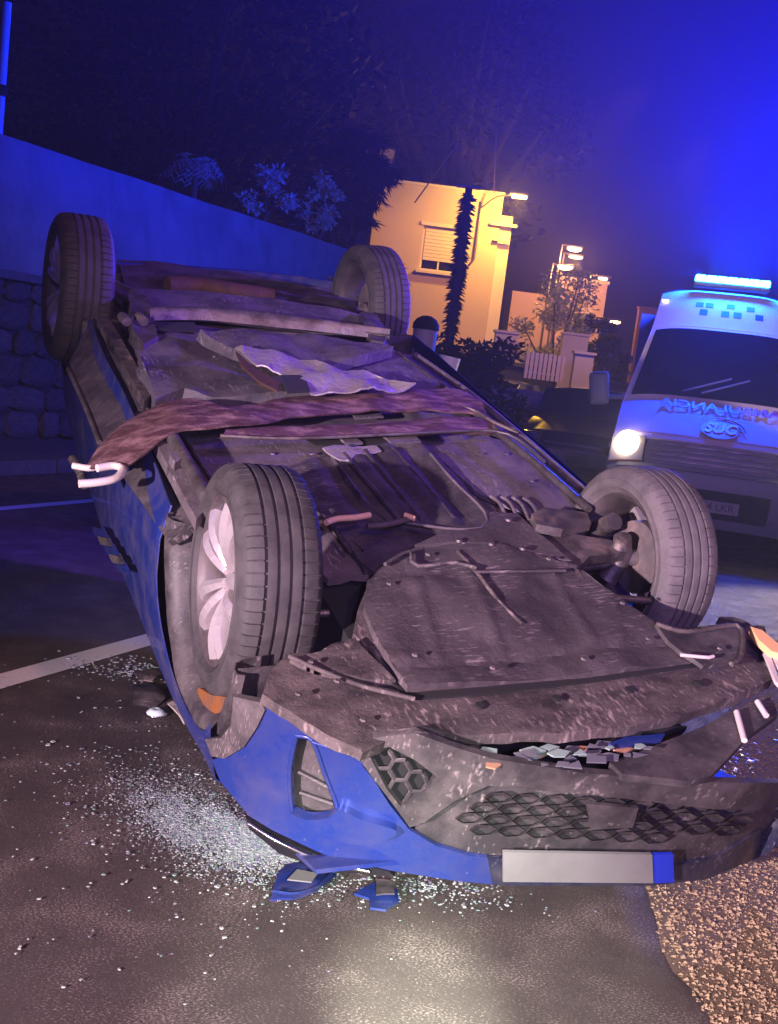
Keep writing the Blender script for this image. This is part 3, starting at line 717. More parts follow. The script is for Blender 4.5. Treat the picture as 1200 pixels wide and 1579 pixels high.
# tail face
rows = []
for w in (-.26, -.45, -.7, -.85):
    rows.append([Vector((u, 4.02 - .10 * abs(u / .72) ** 3, w + .0)) for u in np.linspace(-.76, .76, 13)])
obj('rear_bumper', grid_mesh(rows, .02, (0, 1, 0)), M['paint_lo'], car, smooth=40)

# --- wheels
def tyre_bm(R=.322, Wd=.205, rin=.225, blocks=64, grooves=4):
    xs = []; hw = Wd / 2
    prof = [(-hw + .022, rin - .004), (-hw + .008, rin + .006), (-hw - .004, rin + .022), (-hw - .0075, rin + .024), (-hw - .0075, rin + .028), (-hw - .005, rin + .030), (-hw - .008, rin + .050), (-hw - .010, rin + .052), (-hw - .008, rin + .056), (-hw - .004, R - .030), (-hw + .006, R - .014), (-hw + .018, R - .005)]
    g0 = []
    tw = hw - .022
    for k in range(grooves):
        c = -tw + 2 * tw * (k + 1) / (grooves + 1); g0 += [(c - .0055, R), (c - .0045, R - .008), (c + .0045, R - .008), (c + .0055, R)]
        if k < grooves - 1: g0.append((c + tw / (grooves + 1), R + .001))
    full = prof + g0 + [(-x, r) for x, r in reversed(prof)]
    bm = bmesh.new(); rings = []
    angs = []
    for b in range(blocks):
        for f, d in ((0.0, 0), (.86, 0), (.88, 1), (.98, 1)): angs.append((2 * PI * (b + f) / blocks, d))
    for a, d in angs:
        rg_ = []
        for x, r in full:
            sh = abs(x) > tw * .62 and r > R - .012
            rr_ = r - (.006 if d and sh else 0)
            rg_.append(bm.verts.new((x, rr_ * math.cos(a), rr_ * math.sin(a))))
        rings.append(rg_)
    n_ = len(rings)
    for i in range(n_):
        A, Bq = rings[i], rings[(i + 1) % n_]
        for j in range(len(full) - 1): bm.faces.new((A[j], A[j + 1], Bq[j + 1], Bq[j]))
    bmesh.ops.recalc_face_normals(bm, faces=bm.faces[:])
    return bm
def revolve(prof, seg=48):
    bm = bmesh.new(); rings = []
    for k in range(seg):
        a = 2 * PI * k / seg; rings.append([bm.verts.new((x, r * math.cos(a), r * math.sin(a))) for x, r in prof])
    for k in range(seg):
        A, Bq = rings[k], rings[(k + 1) % seg]
        for j in range(len(prof) - 1): bm.faces.new((A[j], A[j + 1], Bq[j + 1], Bq[j]))
    return bm
def make_wheel(outer, tm):
    """axis x; outer = -1 or +1 tells which side carries the spokes"""
    w = empty('wheel'); w.parent = car
    obj('tyre', tyre_bm(), tm, w, smooth=35)
    o = outer
    obj('rim', revolve([(o * .098, .232), (o * .100, .222), (o * .090, .214), (o * .075, .208), (o * .02, .196), (-o * .06, .200), (-o * .085, .212), (-o * .092, .224), (-o * .088, .232)], 64), M['barrel'], w, smooth=40)
    sp = bmesh.new()
    for k in range(5):
        a0 = 2 * PI * k / 5 + .31
        for sgn in (-1, 1):
            # each double spoke leg: from hub to rim, wedge shaped
            prev = None
            for t in np.linspace(0, 1, 7):
                r = .040 + .172 * t; half = .013 + .013 * t; off = sgn * (.012 + .036 * t)
                xx = o * (.092 - .026 * (1 - t) ** 2 + .014 * math.sin(t * PI))
                er = Vector((0, math.cos(a0), math.sin(a0))); et = Vector((0, -math.sin(a0), math.cos(a0)))
                c = er * r + et * off + Vector((xx, 0, 0))
                q = [sp.verts.new(c + et * -half + Vector((-o * .006, 0, 0))), sp.verts.new(c + Vector((o * .006, 0, 0))), sp.verts.new(c + et * half + Vector((-o * .006, 0, 0))), sp.verts.new(c + et * half + Vector((-o * .03, 0, 0))), sp.verts.new(c - et * half + Vector((-o * .03, 0, 0)))]
                if prev:
                    for i in range(5): sp.faces.new((prev[i], prev[(i + 1) % 5], q[(i + 1) % 5], q[i]))
                else: sp.faces.new(q)
                prev = q
            sp.faces.new(prev)
    bmesh.ops.recalc_face_normals(sp, faces=sp.faces[:])
    obj('spokes', sp, M['alloy'], w)
    obj('hub_cap', revolve([(o * .062, .0), (o * .062, .028), (o * .052, .034), (o * .048, .062), (o * .02, .066)], 32), M['alloy'], w, smooth=40)
    for k in range(5):
        a = 2 * PI * k / 5 + .31 + PI / 5; c = Vector((0, math.cos(a) * .048, math.sin(a) * .048))
        obj('wheel_bolt', tube(bmesh.new(), [c + Vector((o * .045, 0, 0)), c + Vector((o * .062, 0, 0))], .008, 6), M['chrome'], w)
    obj('brake_disc', revolve([(-o * .0, .05), (o * .012, .05), (o * .012, .13), (-o * .010, .13), (-o * .010, .03), (-o * .05, .03), (-o * .05, .0)], 40), M['alloy_dk'], w, smooth=40)
    return w
def set_wheel(w, hub, yaw=0, tilt=0, spin=0, s=1.0):
    w.rotation_mode = 'XYZ'
    w.matrix_local = Matrix.Translation(Vector(hub)) @ Matrix.Rotation(R_(yaw), 4, 'Z') @ Matrix.Rotation(R_(tilt), 4, 'Y') @ Matrix.Rotation(R_(spin), 4, 'X') @ Matrix.Scale(s, 4)
FLW = make_wheel(-1, M['rubber']); set_wheel(FLW, (-.665, .86, -.275), -4, 3, 90 - 17.8, 1.02)
FRW = make_wheel(1, M['rubber_d']); set_wheel(FRW, (.665, .86, -.26), -2, 1, 20, .94)
RLW = make_wheel(-1, M['rubber']); set_wheel(RLW, (-.79, 3.43, -.25), 0, 3, 90 - 17.8, 1.06)
RRW = make_wheel(1, M['rubber']); set_wheel(RRW, (.71, 3.43, -.25), 0, -2, 40, 1.0)
# suspension at the front right
def seg(name, a, b, r, m, n=None): return obj(name, tube(bmesh.new(), [Vector(a), Vector(b)], r, 10), m, car, smooth=60)
obj('control_arm', grid_mesh([[Vector((.30, .98, -.22)), Vector((.42, .93, -.20)), Vector((.60, .88, -.21))], [Vector((.30, .72, -.23)), Vector((.42, .80, -.21)), Vector((.60, .83, -.22))]], .035, (0, 0, 1)), M['steel'], car, smooth=30)
seg('drive_shaft', (.30, .86, -.30), (.62, .86, -.27), .018, M['steel'])
seg('tie_rod', (.30, 1.02, -.27), (.58, .98, -.27), .010, M['steel'])
seg('anti_roll_bar', (.26, .66, -.25), (.55, .62, -.27), .012, M['steel'])
obj('knuckle', tube(bmesh.new(), [(.57, .86, -.34), (.60, .86, -.26), (.58, .86, -.18)], [.035, .05, .03], 12, 8), M['steel'], car, smooth=40)
obj('ball_joint', tube(bmesh.new(), [(.575, .855, -.22), (.575, .855, -.185)], [.026, .018], 12), M['steel'], car, smooth=40)
obj('brake_caliper', tube(bmesh.new(), [(.59, .93, -.16), (.59, .985, -.22), (.59, .985, -.30)], [.03, .036, .03], 10, 8), M['steel'], car, smooth=40)
seg('drive_shaft', (-.30, .86, -.32), (-.56, .86, -.29), .02, M['steel'])
seg('tie_rod', (-.30, .70, -.30), (-.54, .72, -.30), .012, M['steel'])
obj('gearbox', B((-.30, .80, -.40), (.18, .3, .16), None, .04), M['steel'], car, smooth=40)
under('engine_side', [(508, 905), (530, 890), (545, 930), (530, 970), (505, 960)], -.33, M['steel'], step=10, thick=.04, relief=lambda p: nz(p, 14, .02))
for pts in ([(880, 868), (905, 885), (960, 930), (1005, 960), (985, 968), (930, 925)],):
    under('liner_remnant', pts, -.23, M['plastic'], step=8, thick=.02, relief=lambda p: nz(p, 12, .03))

# ------------------------------------------------------------------ debris on the road
rg = random.Random(11)
bm = bmesh.new()
def shard(bm, p, r, flat=.5, mi=0):
    a = rg.uniform(0, 6.3); vs = []
    for q in range(4):
        vs.append(bm.verts.new((p[0] + math.cos(a + q * 1.57) * r * rg.uniform(.6, 1.4), p[1] + math.sin(a + q * 1.57) * r * rg.uniform(.6, 1.3), .004)))
    t = [bm.verts.new(v.co + Vector((0, 0, r * flat * rg.uniform(.5, 1.3)))) for v in vs]
    fs = [bm.faces.new(t)] + [bm.faces.new((vs[i], vs[(i + 1) % 4], t[(i + 1) % 4], t[i])) for i in range(4)]
    for f in fs: f.material_index = mi
def cloud(n, cx, cy, sx, sy, ang=0.0, r0=.002, r1=.006, spread=1.0):
    k = 0
    while k < n:
        a, b = rg.gauss(0, sx), rg.gauss(0, sy); px = cx + a * math.cos(ang) - b * math.sin(ang); py = cy + a * math.sin(ang) + b * math.cos(ang)
        if py < 960 or py > 1575: continue
        k += 1; p = G(px, py)
        if rg.random() < .5 and noise.noise(Vector((p.x * 9, p.y * 9, 0))) < 0: continue
        shard(bm, p, rg.uniform(r0, r1) * (1 if rg.random() < .96 else 1.7), .5, rg.choice((0, 0, 0, 1, 2)))
cloud(16000, 310, 1275, 66, 28, .42, .0006, .0023)
cloud(6000, 410, 1312, 55, 16, .35, .0008, .0028)
cloud(900, 300, 1280, 80, 36, .45, .0018, .0042)
cloud(1500, 400, 1310, 60, 22, .35, .0018, .0045)
cloud(450, 250, 1235, 120, 60, .35, .0018, .0048)
cloud(220, 180, 1230, 170, 130, .3, .0018, .005)
cloud(500, 660, 1372, 70, 12, .15, .0018, .004)
cloud(350, 210, 1035, 50, 10, .1, .003, .007)
cloud(110, 360, 1400, 240, 60, .0, .0015, .0036)
cloud(200, 1120, 1175, 30, 22, -.4, .004, .009)
gl = [mat('glass_crumb_white', (.36, .40, .39), .3, spec=.8), mat('glass_crumb_teal', (.17, .26, .24), .25, spec=.6), mat('glass_crumb_violet', (.19, .17, .26), .3)]
o = tag(obj('glass_crumbs', bm, gl), 'shattered glass crumbs scattered over the asphalt left of the blue bumper', 'broken glass', kind='stuff')
# powder of crushed glass where it lies thickest
# single pieces
def plate_piece(name, px, m, label, cat, z=.012, th=.006, bulge=.02, fold=None):
    w_ = [G(*p) for p in px]; c = sum(w_, Vector()) / len(w_)
    e = empty(name, (c.x, c.y, 0)); tag(e, label, cat)
    bm = patch([(p.x - c.x, p.y - c.y) for p in w_], lambda x, y: (x, y, z + bulge * (1 - (x * x + y * y) / .01) * .5 + nz((x * 20, y * 20, c.x), 1, .008)), (), .02, th, (0, 0, -1))
    obj('shell', bm, m, e, smooth=30); return e, c
e, c = plate_piece('bodywork_fragment', [(416, 1390), (430, 1352), (442, 1338), (500, 1345), (520, 1352), (486, 1384), (450, 1394)], M['paint_lo'], 'dark blue bodywork fragment with a white patch, left of the two lying before the bumper', 'car fragment')
w_ = [G(*p) for p in [(441, 1376), (456, 1360), (488, 1366), (478, 1380)]]
obj('white_patch', patch([(p.x - c.x, p.y - c.y) for p in w_], lambda x, y: (x, y, .036), (), .02, .003, (0, 0, -1)), M['white'], e)
obj('lens_edge', tube(bmesh.new(), [G(*p) - Vector((c.x, c.y, -.025)) for p in ((420, 1388), (452, 1392), (486, 1382), (514, 1356))], .004, 6, 12), M['paint'], e)
e, c = plate_piece('bodywork_fragment', [(545, 1388), (575, 1372), (590, 1368), (612, 1382), (614, 1400), (594, 1412), (570, 1410), (568, 1394)], M['paint'], 'small bright blue bodywork fragment, right of the two lying before the bumper', 'car fragment')
w_ = [G(*p) for p in [(578, 1374), (604, 1378), (606, 1398), (578, 1396)]]
obj('torn_backing', patch([(p.x - c.x, p.y - c.y) for p in w_], lambda x, y: (x, y, .034 + nz((x * 20, y * 20, 0), 1, .01)), (), .02, .004, (0, 0, -1)), M['plastic'], e)
# round lamp lens by the arch
pz = G(240, 1103); e = empty('lamp_lens', (pz.x, pz.y, 0)); tag(e, 'small round pale glass lamp lens lying on the asphalt beside the left wing', 'lamp lens')
bm = revolve([(0, 0.0001), (.010, .012), (.006, .024), (-.004, .034), (-.012, .036)], 24)
bmesh.ops.transform(bm, matrix=Matrix.Translation((0, 0, .016)) @ Matrix.Rotation(R_(-90), 4, 'Y') @ Matrix.Rotation(.3, 4, 'X'), verts=bm.verts[:])
obj('glass_dome', bm, mat('lens_glass', (.62, .74, .72), .12, spec=.9), e, smooth=60)
obj('lens_ring', tube(bmesh.new(), [(.037 * math.cos(a), .037 * math.sin(a), .006) for a in np.linspace(0, 2 * PI, 24)], .004, 6), M['chrome'], e, smooth=60)
e, c = plate_piece('mirror_housing_fragment', [(200, 1062), (222, 1048), (250, 1058), (254, 1082), (232, 1098), (206, 1090)], M['plastic'], 'crushed black plastic housing fragment beside the left wing near the lane line', 'car fragment', bulge=.03)
e, c = plate_piece('trim_fragment', [(206, 1042), (232, 1036), (246, 1044), (236, 1056), (214, 1054)], M['lip'], 'small scuffed trim piece at the end of the white lane line', 'car fragment', bulge=.02)
e, c = plate_piece('trim_fragment', [(258, 1088), (266, 1086), (290, 1116), (284, 1120)], tr, 'thin pale trim strip lying against the left wing of the overturned car', 'car fragment', bulge=.01)
big = [(186, 1092), (402, 1313), (272, 1362), (346, 1448), (184, 1496), (98, 1524), (195, 1361), (335, 1370), (270, 1395), (350, 1380), (60, 1388), (30, 1464), (420, 1422), (326, 1475)]
CHIP = ['white glass chip left of the round lamp lens', 'glass chip just left of the blue fragment with the white patch, below the glass heap', 'glass chip below the middle of the glass heap',
        'glass chip standing alone below the two blue fragments, to their left', 'large glass chip alone near the bottom left of the photo', 'lowest glass chip at the bottom left of the photo',
        'glass chip below the left end of the glass heap', 'glass chip a little left of the blue fragment with the white patch', 'glass chip in the open asphalt under the glass heap, left of a close pair',
        'glass chip nearest the lower tip of the blue fragment with the white patch', 'glass chip near the left edge of the photo, upper of two', 'glass chip near the left edge of the photo, lower of two',
        'glass chip right below the blue fragment with the white patch', 'glass chip in the dark asphalt left of the torch pool']
base = None
for i, (x, y) in enumerate(big):
    p = G(x, y)
    if base is None:
        b2 = bmesh.new(); bm, bm_ = b2, bm; shard(b2, (0, 0), .010, .4); bm = b2
        base = obj('glass_fragment', b2, gl[0]); oo = base
    else: oo = base.copy(); COL.objects.link(oo)
    oo.location = (p.x, p.y, 0); oo.rotation_euler = (0, 0, i * 1.3); oo.scale = (1, .6 + .05 * (i % 5), 1); sc = .5 + .08 * (i % 4); oo.scale = tuple(sc * v for v in oo.scale)
    tag(oo, CHIP[i], 'glass chip', 'single glass chips on the asphalt')

# ------------------------------------------------------------------ retaining wall, upper wall
RW = Matrix.Rotation(R_(65), 3, 'Z')
wall = empty('stone_retaining_wall', rd(20, 8.55), 0); tag(wall, 'rough stone retaining wall along the pavement, behind the overturned car at left', 'wall')
def rel(p, o): return Vector(p) - Vector(o.location)
wb = B((0, 0, .9), (64, .38, 1.78), RW); obj('wall_backing', wb, M['mortar'], wall)
rw = random.Random(2); ss = 5.6
meshes = []
for k in range(10):
    b = bmesh.new(); bmesh.ops.create_icosphere(b, subdivisions=2, radius=.5)
    for v in b.verts:
        c = v.co.copy(); m_ = max(abs(c.x), abs(c.z)); 
        f = .5 / max(.001, (abs(c.x) ** 4 + abs(c.z) ** 4 + abs(c.y) ** 4) ** .25); v.co = c * f * (.98 + rw.uniform(-.06, .06)) + Vector((nz(c + Vector((k, 0, 0)), 2, .12), 0, nz(c + Vector((0, k, 0)), 2, .12)))
    me = bpy.data.meshes.new('stone'); b.to_mesh(me); b.free(); me.materials.append(M['stone'] if k % 2 else M['stone2']); meshes.append(me)
zc = .13
hs = [.30, .26, .33, .25, .30, .22]
for h in hs:
    s_ = 4.6 + rw.uniform(0, .3)
    while s_ < 20.5:
        L = rw.uniform(.28, .55)
        st = bpy.data.objects.new('stone', rw.choice(meshes)); COL.objects.link(st); st.parent = wall
        st.location = rel(rd(s_ + L / 2, 8.345 + rw.uniform(-.01, .015), zc + h / 2), wall); st.rotation_euler = (0, rw.uniform(-.08, .08), R_(65))
        st.scale = (L * 1.0, .11, h * 1.0)
        s_ += L
    zc += h
cp = B(rel(rd(20, 8.50, 1.83), wall), (64, .5, .09), RW, .01); obj('coping', cp, M['kerb'], wall)
up = empty('rendered_upper_wall', rd(20, 8.9), 0); tag(up, 'smooth rendered wall lit deep blue, rising above the stone wall', 'wall')
rows = []
for i in range(60):
    s_ = -12 + i * (28.2 / 59)
    rows.append([rel(rd(s_, 8.62 + .22 * t + nz((s_, t, 0), .6, .03), 1.87 + 1.42 * t + nz((s_ * .8, 0, 2), 1, .015)), up) for t in np.linspace(0, 1, 8)])
obj('render_face', grid_mesh(rows, .25, RN * -1), M['render'], up, smooth=50)

# ------------------------------------------------------------------ vegetation
def leafcloud(bm, centers, n, size, rgx, elong=2.0, droop=.0):
    for _ in range(n):
        c, rad = rgx.choice(centers)
        while True:
            d = Vector((rgx.uniform(-1, 1), rgx.uniform(-1, 1), rgx.uniform(-1, 1)))
            if .15 < d.length < 1: break
        d = d * (d.length ** -.4)
        p = Vector(c) + Vector((d.x * rad[0], d.y * rad[1], d.z * rad[2]))
        ax = Vector((rgx.gauss(0, 1), rgx.gauss(0, 1), rgx.gauss(0, .6) - droop)).normalized(); bx = ax.orthogonal().normalized()
        L = size * rgx.uniform(.6, 1.4)
        bm.faces.new([bm.verts.new(q_) for q_ in (p, p + ax * L * .5 + bx * L * .5 / elong, p + ax * L, p + ax * L * .5 - bx * L * .5 / elong)])
def tree(name, loc, h, cw, label, leafm, n=4500, size=.12, clumps=26, seed=1, trunk_h=.45, cat='tree', group=None, droop=0., elong=2.0):
    r = random.Random(seed); e = empty(name, loc); tag(e, label, cat, group)
    tb = bmesh.new(); th = h * trunk_h
    tube(tb, [(0, 0, -.1), (r.uniform(-.1, .1), 0, th * .5), (r.uniform(-.15, .15), .05, th)], [.035 * h, .022 * h], 8, 6)
    cl = []
    for k in range(clumps):
        a = r.uniform(0, 6.28); rr = cw * .5 * math.sqrt(r.random()) * .85; z = h * (trunk_h + (1 - trunk_h) * r.uniform(.05, .92))
        sc_ = math.sin(PI * min(.98, max(.15, (z / h - trunk_h) / (1 - trunk_h) * .8 + .15)))
        c = (math.cos(a) * rr * sc_, math.sin(a) * rr * sc_, z); q_ = cw * r.uniform(.09, .17)
        cl.append((c, (q_, q_, q_ * .75)))
        if k % 2 == 0: tube(tb, [(0, 0, th * .9), Vector(c) * .6 + Vector((0, 0, th * .35)), c], [.012 * h, .003 * h], 5, 5)
    obj('trunk', tb, M['bark'], e, smooth=60)
    cb = bmesh.new(); leafcloud(cb, cl, n, size, r, elong, droop); obj('crown', cb, leafm, e); return e
w3 = lambda x, y, Y: YD(x, y, Y)
p = w3(300, 288, 14.9); palm = empty('small_palm', p); tag(palm, 'small umbrella-shaped palm lit blue on top of the rendered wall', 'palm')
tb = bmesh.new(); tube(tb, [(0, 0, -.25), (0, 0, .22)], [.05, .04], 8, 4); obj('trunk', tb, M['bark'], palm, smooth=60)
r = random.Random(4)
fb = bmesh.new()
for k in range(30):
    a = r.uniform(0, 6.28); L = r.uniform(.34, .48); z1 = r.uniform(.15, .34)
    spine = catmull([(0, 0, .2), (math.cos(a) * L * .5, math.sin(a) * L * .5, .24 + z1 * .55), (math.cos(a) * L, math.sin(a) * L, z1 * .6 + .0)], 8)
    for i in range(1, 8):
        s1 = spine[i]; t = (spine[i] - spine[i - 1]).normalized(); sd = t.cross(Vector((0, 0, 1))).normalized()
        for sg in (-1, 1):
            tip = s1 + sd * sg * .12 + t * .05 + Vector((0, 0, -.05))
            fb.faces.new([fb.verts.new(q_) for q_ in (s1, s1 - t * .03, tip)])
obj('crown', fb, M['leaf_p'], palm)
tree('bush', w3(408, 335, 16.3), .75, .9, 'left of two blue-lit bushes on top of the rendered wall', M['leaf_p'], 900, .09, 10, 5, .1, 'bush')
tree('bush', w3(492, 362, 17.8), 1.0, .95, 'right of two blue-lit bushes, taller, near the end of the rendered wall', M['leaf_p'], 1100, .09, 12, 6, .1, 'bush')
tree('bush', w3(450, 350, 17.0), .5, .6, 'low dark bush between the two blue-lit bushes on the rendered wall', M['leaf'], 500, .08, 8, 8, .1, 'bush')
tree('feathery_tree', (-1.5, 22.5, 0), 7.0, 2.4, 'feathery dark tree with hanging twigs just left of the cream house', M['leaf_b'], 7000, .30, 40, 9, .35, elong=7, droop=.8)
tree('dark_tree', (-5.5, 24, 0), 11.5, 8.5, 'big dark tree rising behind the rendered wall in the middle of the sky', M['leaf'], 9000, .30, 60, 12, .3)
tree('dark_tree', (-7.4, 15.5, 2.5), 5.5, 4.2, 'dark tree above the rendered wall at the far left', M['leaf'], 5000, .2, 36, 14, .25)
tree('dark_tree', (0.8, 38, 0), 17, 9.5, 'tall sparse dark tree rising behind the cream house', M['leaf_b'], 6000, .35, 50, 17, .35)
# pale pole at the left edge
pb = w3(4, 105, 13.0); pt = w3(8, -60, 13.0)
pole = empty('pale_post', (pb.x, pb.y, 3.2)); tag(pole, 'pale post catching blue light at the far left edge above the wall', 'post')
obj('shaft', tube(bmesh.new(), [(0, 0, -1.4), (0, 0, 1.9)], .055, 12), mat('pale_post', (.75, .75, .78), .5), pole, smooth=60)
obj('clamp', tube(bmesh.new(), [(0, 0, .82), (0, 0, .95)], .075, 12), M['black'], pole, smooth=60)

# ------------------------------------------------------------------ cream house
HY = 32.0; hp = w3(585, 283, HY); hq = w3(778, 297, HY)
cream = mat('cream_render', (.58, .45, .32), .85, var=(.54, .43, .33), scale=1.2, bump=.2, bscale=6)
cream2 = mat('cream_trim', (.66, .58, .48), .8)
house = empty('cream_house', (0, HY, 0)); tag(house, 'cream two-storey flat-roofed house lit orange by a street lamp', 'house')
x0, x1, zt = -1.55, 2.25, 6.85
wx0, wx1, wz0, wz1 = .0, 1.12, 4.42, 5.72
bm = bmesh.new()
for (a, b, c_, d_) in ((x0, wx0, 0, zt), (wx1, x1, 0, zt), (wx0, wx1, 0, wz0), (wx0, wx1, wz1, zt)):
    box(bm, ((a + b) / 2, .15, (c_ + d_) / 2), (b - a, .3, d_ - c_))
box(bm, (x0 + .15, 3.2, zt / 2), (.3, 5.8, zt)); box(bm, (x1 - .15, 3.2, zt / 2), (.3, 5.8, zt)); box(bm, (.35, 6.2, zt / 2), (x1 - x0, .3, zt))
obj('wall', bm, cream, house)
obj('roof', B(((x0 + x1) / 2, 3.1, zt - .22), (x1 - x0 - .62, 5.6, .12)), M['kerb'], house)
obj('parapet_coping', B(((x0 + x1) / 2, .13, zt + .04), (x1 - x0 + .06, .42, .08)), cream2, house)
obj('corner_pilaster', B((x1 + .19, .35, 3.15), (.36, .5, 6.3), None, .01), cream2, house)
obj('string_course', B((x1 + .1, -.10, 6.0), (.8, .12, .08)), cream2, house)
obj('string_course', B((x1 + .1, -.10, 5.55), (.5, .12, .06)), cream2, house)
win = obj('window', B(((wx0 + wx1) / 2, .20, (wz0 + wz1) / 2), (wx1 - wx0 - .01, .03, wz1 - wz0 - .01)), M['glass'], house)
fb = bmesh.new()
for (cx, cz, sx, sz) in (((wx0 + wx1) / 2, wz0 + .03, 1.10, .06), ((wx0 + wx1) / 2, wz1 - .03, 1.10, .06), (wx0 + .03, (wz0 + wz1) / 2, .06, 1.16), (wx1 - .03, (wz0 + wz1) / 2, .06, 1.16), ((wx0 + wx1) / 2, wz0 + .2, .05, .3)):
    box(fb, (cx, .15, cz), (sx, .05, sz))
obj('frame', fb, cream2, win)
for k in range(9):
    obj('shutter_slat', B(((wx0 + wx1) / 2, .11, wz0 + .36 + k * .105), (.98, .03, .098), None, .008), cream2, win)
obj('sill', B(((wx0 + wx1) / 2, -.06, wz0 - .05), (1.3, .2, .08)), cream2, win)
obj('lintel', B(((wx0 + wx1) / 2, -.015, wz1 + .06), (1.3, .06, .1)), cream2, win)
obj('roof_room', B((-1.75, 3.6, zt + .75), (1.0, 1.6, 1.5)), mat('roof_room', (.42, .34, .32), .85), house)
obj('downpipe', tube(bmesh.new(), [(1.62, -.06, 6.6), (1.60, -.06, 4.9), (1.5, -.06, 4.75)], .035, 8), M['steel'], house, smooth=60)
# wall-mounted street lamp
def sodium(name, m_, str_): return mat(name, (.9, .6, .3), .4, emit=m_, estr=str_)
LP = w3(800, 303, HY - 1.2); sl = empty('wall_lamp', LP); tag(sl, 'lit orange street lamp on a bracket at the top right corner of the cream house', 'street lamp')
obj('arm', tube(bmesh.new(), [(-.95, 1.1, -.25), (-.6, .7, .02), (-.12, .05, .06)], .025, 8, 12), M['steel'], sl, smooth=60)
obj('lamp_head', B((0, 0, .06), (.52, .26, .07), None, .02), M['steel'], sl, smooth=40)
obj('lamp_glass', B((.02, 0, -.01), (.42, .2, .07), None, .02), sodium('sodium_glow', (1, .55, .20), 30), sl, smooth=40)
lamp('wall_lamp_light', 'POINT', LP + Vector((-.1, -.1, -.22)), None, 750, (1.0, .52, .04), .12)
lamp('house_fill', 'SPOT', (4.5, 24.0, 8.2), (0.5, 32, 3.0), 2700, (1.0, .40, .13), .3, 50, .6)  # added spot to light the house front, no lamp stands there
# utility pole with ivy
up_ = empty('utility_pole', w3(697, 500, 22) * 1.0); pb = w3(694, 520, 22); ptp = w3(719, 290, 22)
up_.location = (pb.x, pb.y, 0); tag(up_, 'dark leaf-covered utility pole standing before the cream house', 'utility pole')
ztop = ptp.z
obj('shaft', tube(bmesh.new(), [(0, 0, 0), (0, 0, ztop)], [.11, .075], 10, 4), mat('pole_wood', (.03, .02, .015), .9), up_, smooth=60)
obj('pole_cap', B((.0, 0, ztop + .03), (.5, .2, .05), None, .01), M['steel'], up_)
ib = bmesh.new(); r = random.Random(22)
for k in range(420):
    z = r.uniform(2.2, ztop - .1); a = r.choice((0, PI)) + r.gauss(0, .5); L = r.uniform(.07, .17)
    p0 = Vector((math.cos(a) * .08, math.sin(a) * .08, z)); d = Vector((math.cos(a), math.sin(a), r.uniform(-.7, -.1)))
    ib.faces.new([ib.verts.new(q_) for q_ in (p0 + Vector((0, 0, .03)), p0 + d * L, p0 - Vector((0, 0, .03)))])
obj('leaf_stubs', ib, M['leaf_b'], up_)
def wire(pts, label):
    e = tag(obj('overhead_wire', tube(bmesh.new(), pts, .02, 5, 24), mat('wire', (.25, .22, .24), .6)), label, 'wire', 'overhead wires')
wire([w3(640, 312, 30), w3(672, 268, 27), w3(706, 222, 24)], 'short slanting wire running up from the cream house wall')
wire([w3(762, 300, 30), w3(764, 240, 30), w3(770, 150, 30)], 'thin upright wire above the right half of the cream house')
wire([w3(700, 80, 26), w3(720, 130, 26), w3(752, 165, 26)], 'faint sagging wire high in the sky above the cream house')

# hedge and small garden objects below the house
def hedge(name, x0p, x1p, ytop, Y, label, n, m=M['leaf'], depth=.6, seed=3):
    a, b = w3(x0p, ytop, Y), w3(x1p, ytop, Y); r = random.Random(seed)
    e = empty(name, ((a.x + b.x) / 2, Y, 0)); tag(e, label, 'hedge'); L = b.x - a.x; H = (a.z + b.z) / 2
    cl = [((r.uniform(-L / 2, L / 2), r.uniform(-depth / 2, depth / 2), r.uniform(.1, 1) * H * .92), (.3, .3, .25)) for _ in range(40)]
    cb = bmesh.new(); leafcloud(cb, cl, n, .14, r); obj('crown', cb, m, e)
    obj('stems', B((0, 0, H * .4), (L * .8, depth * .3, H * .78)), mat('hedge_inside', (.01, .012, .008), 1), e)
hedge('hedge', 655, 790, 520, 20, 'dark hedge below the cream house, right of the rear wheel', 3500)
hedge('hedge', 705, 790, 600, 15, 'lower dark shrub between the hedge and the overturned car', 2200, seed=5)

# rubbly far right side: second house, tree, garden walls, lamps
h2 = empty('pink_house', (7.2, 46, 0)); tag(h2, 'distant pinkish flat-roofed house behind the tree, right of the cream house', 'house')
pinkm = mat('pink_render', (.55, .38, .36), .85)
obj('wall', B((0, 1.5, 3.05), (2.0, 3, 6.1)), pinkm, h2); obj('parapet', B((0, 1.5, 6.16), (2.15, 3.1, .14)), cream2, h2)
obj('wing', B((-2.0, 2.0, 2.7), (2.0, 3, 5.4)), pinkm, h2)
obj('window', B((.2, -.01, 4.3), (.7, .06, .9)), M['glass'], h2)
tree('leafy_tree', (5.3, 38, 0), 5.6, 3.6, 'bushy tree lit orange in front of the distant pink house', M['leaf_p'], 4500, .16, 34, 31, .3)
tree('leafy_tree', (6.6, 36, 0), 4.2, 2.2, 'dark rounded tree in front of the distant pink house', M['leaf'], 3000, .16, 24, 33, .3)
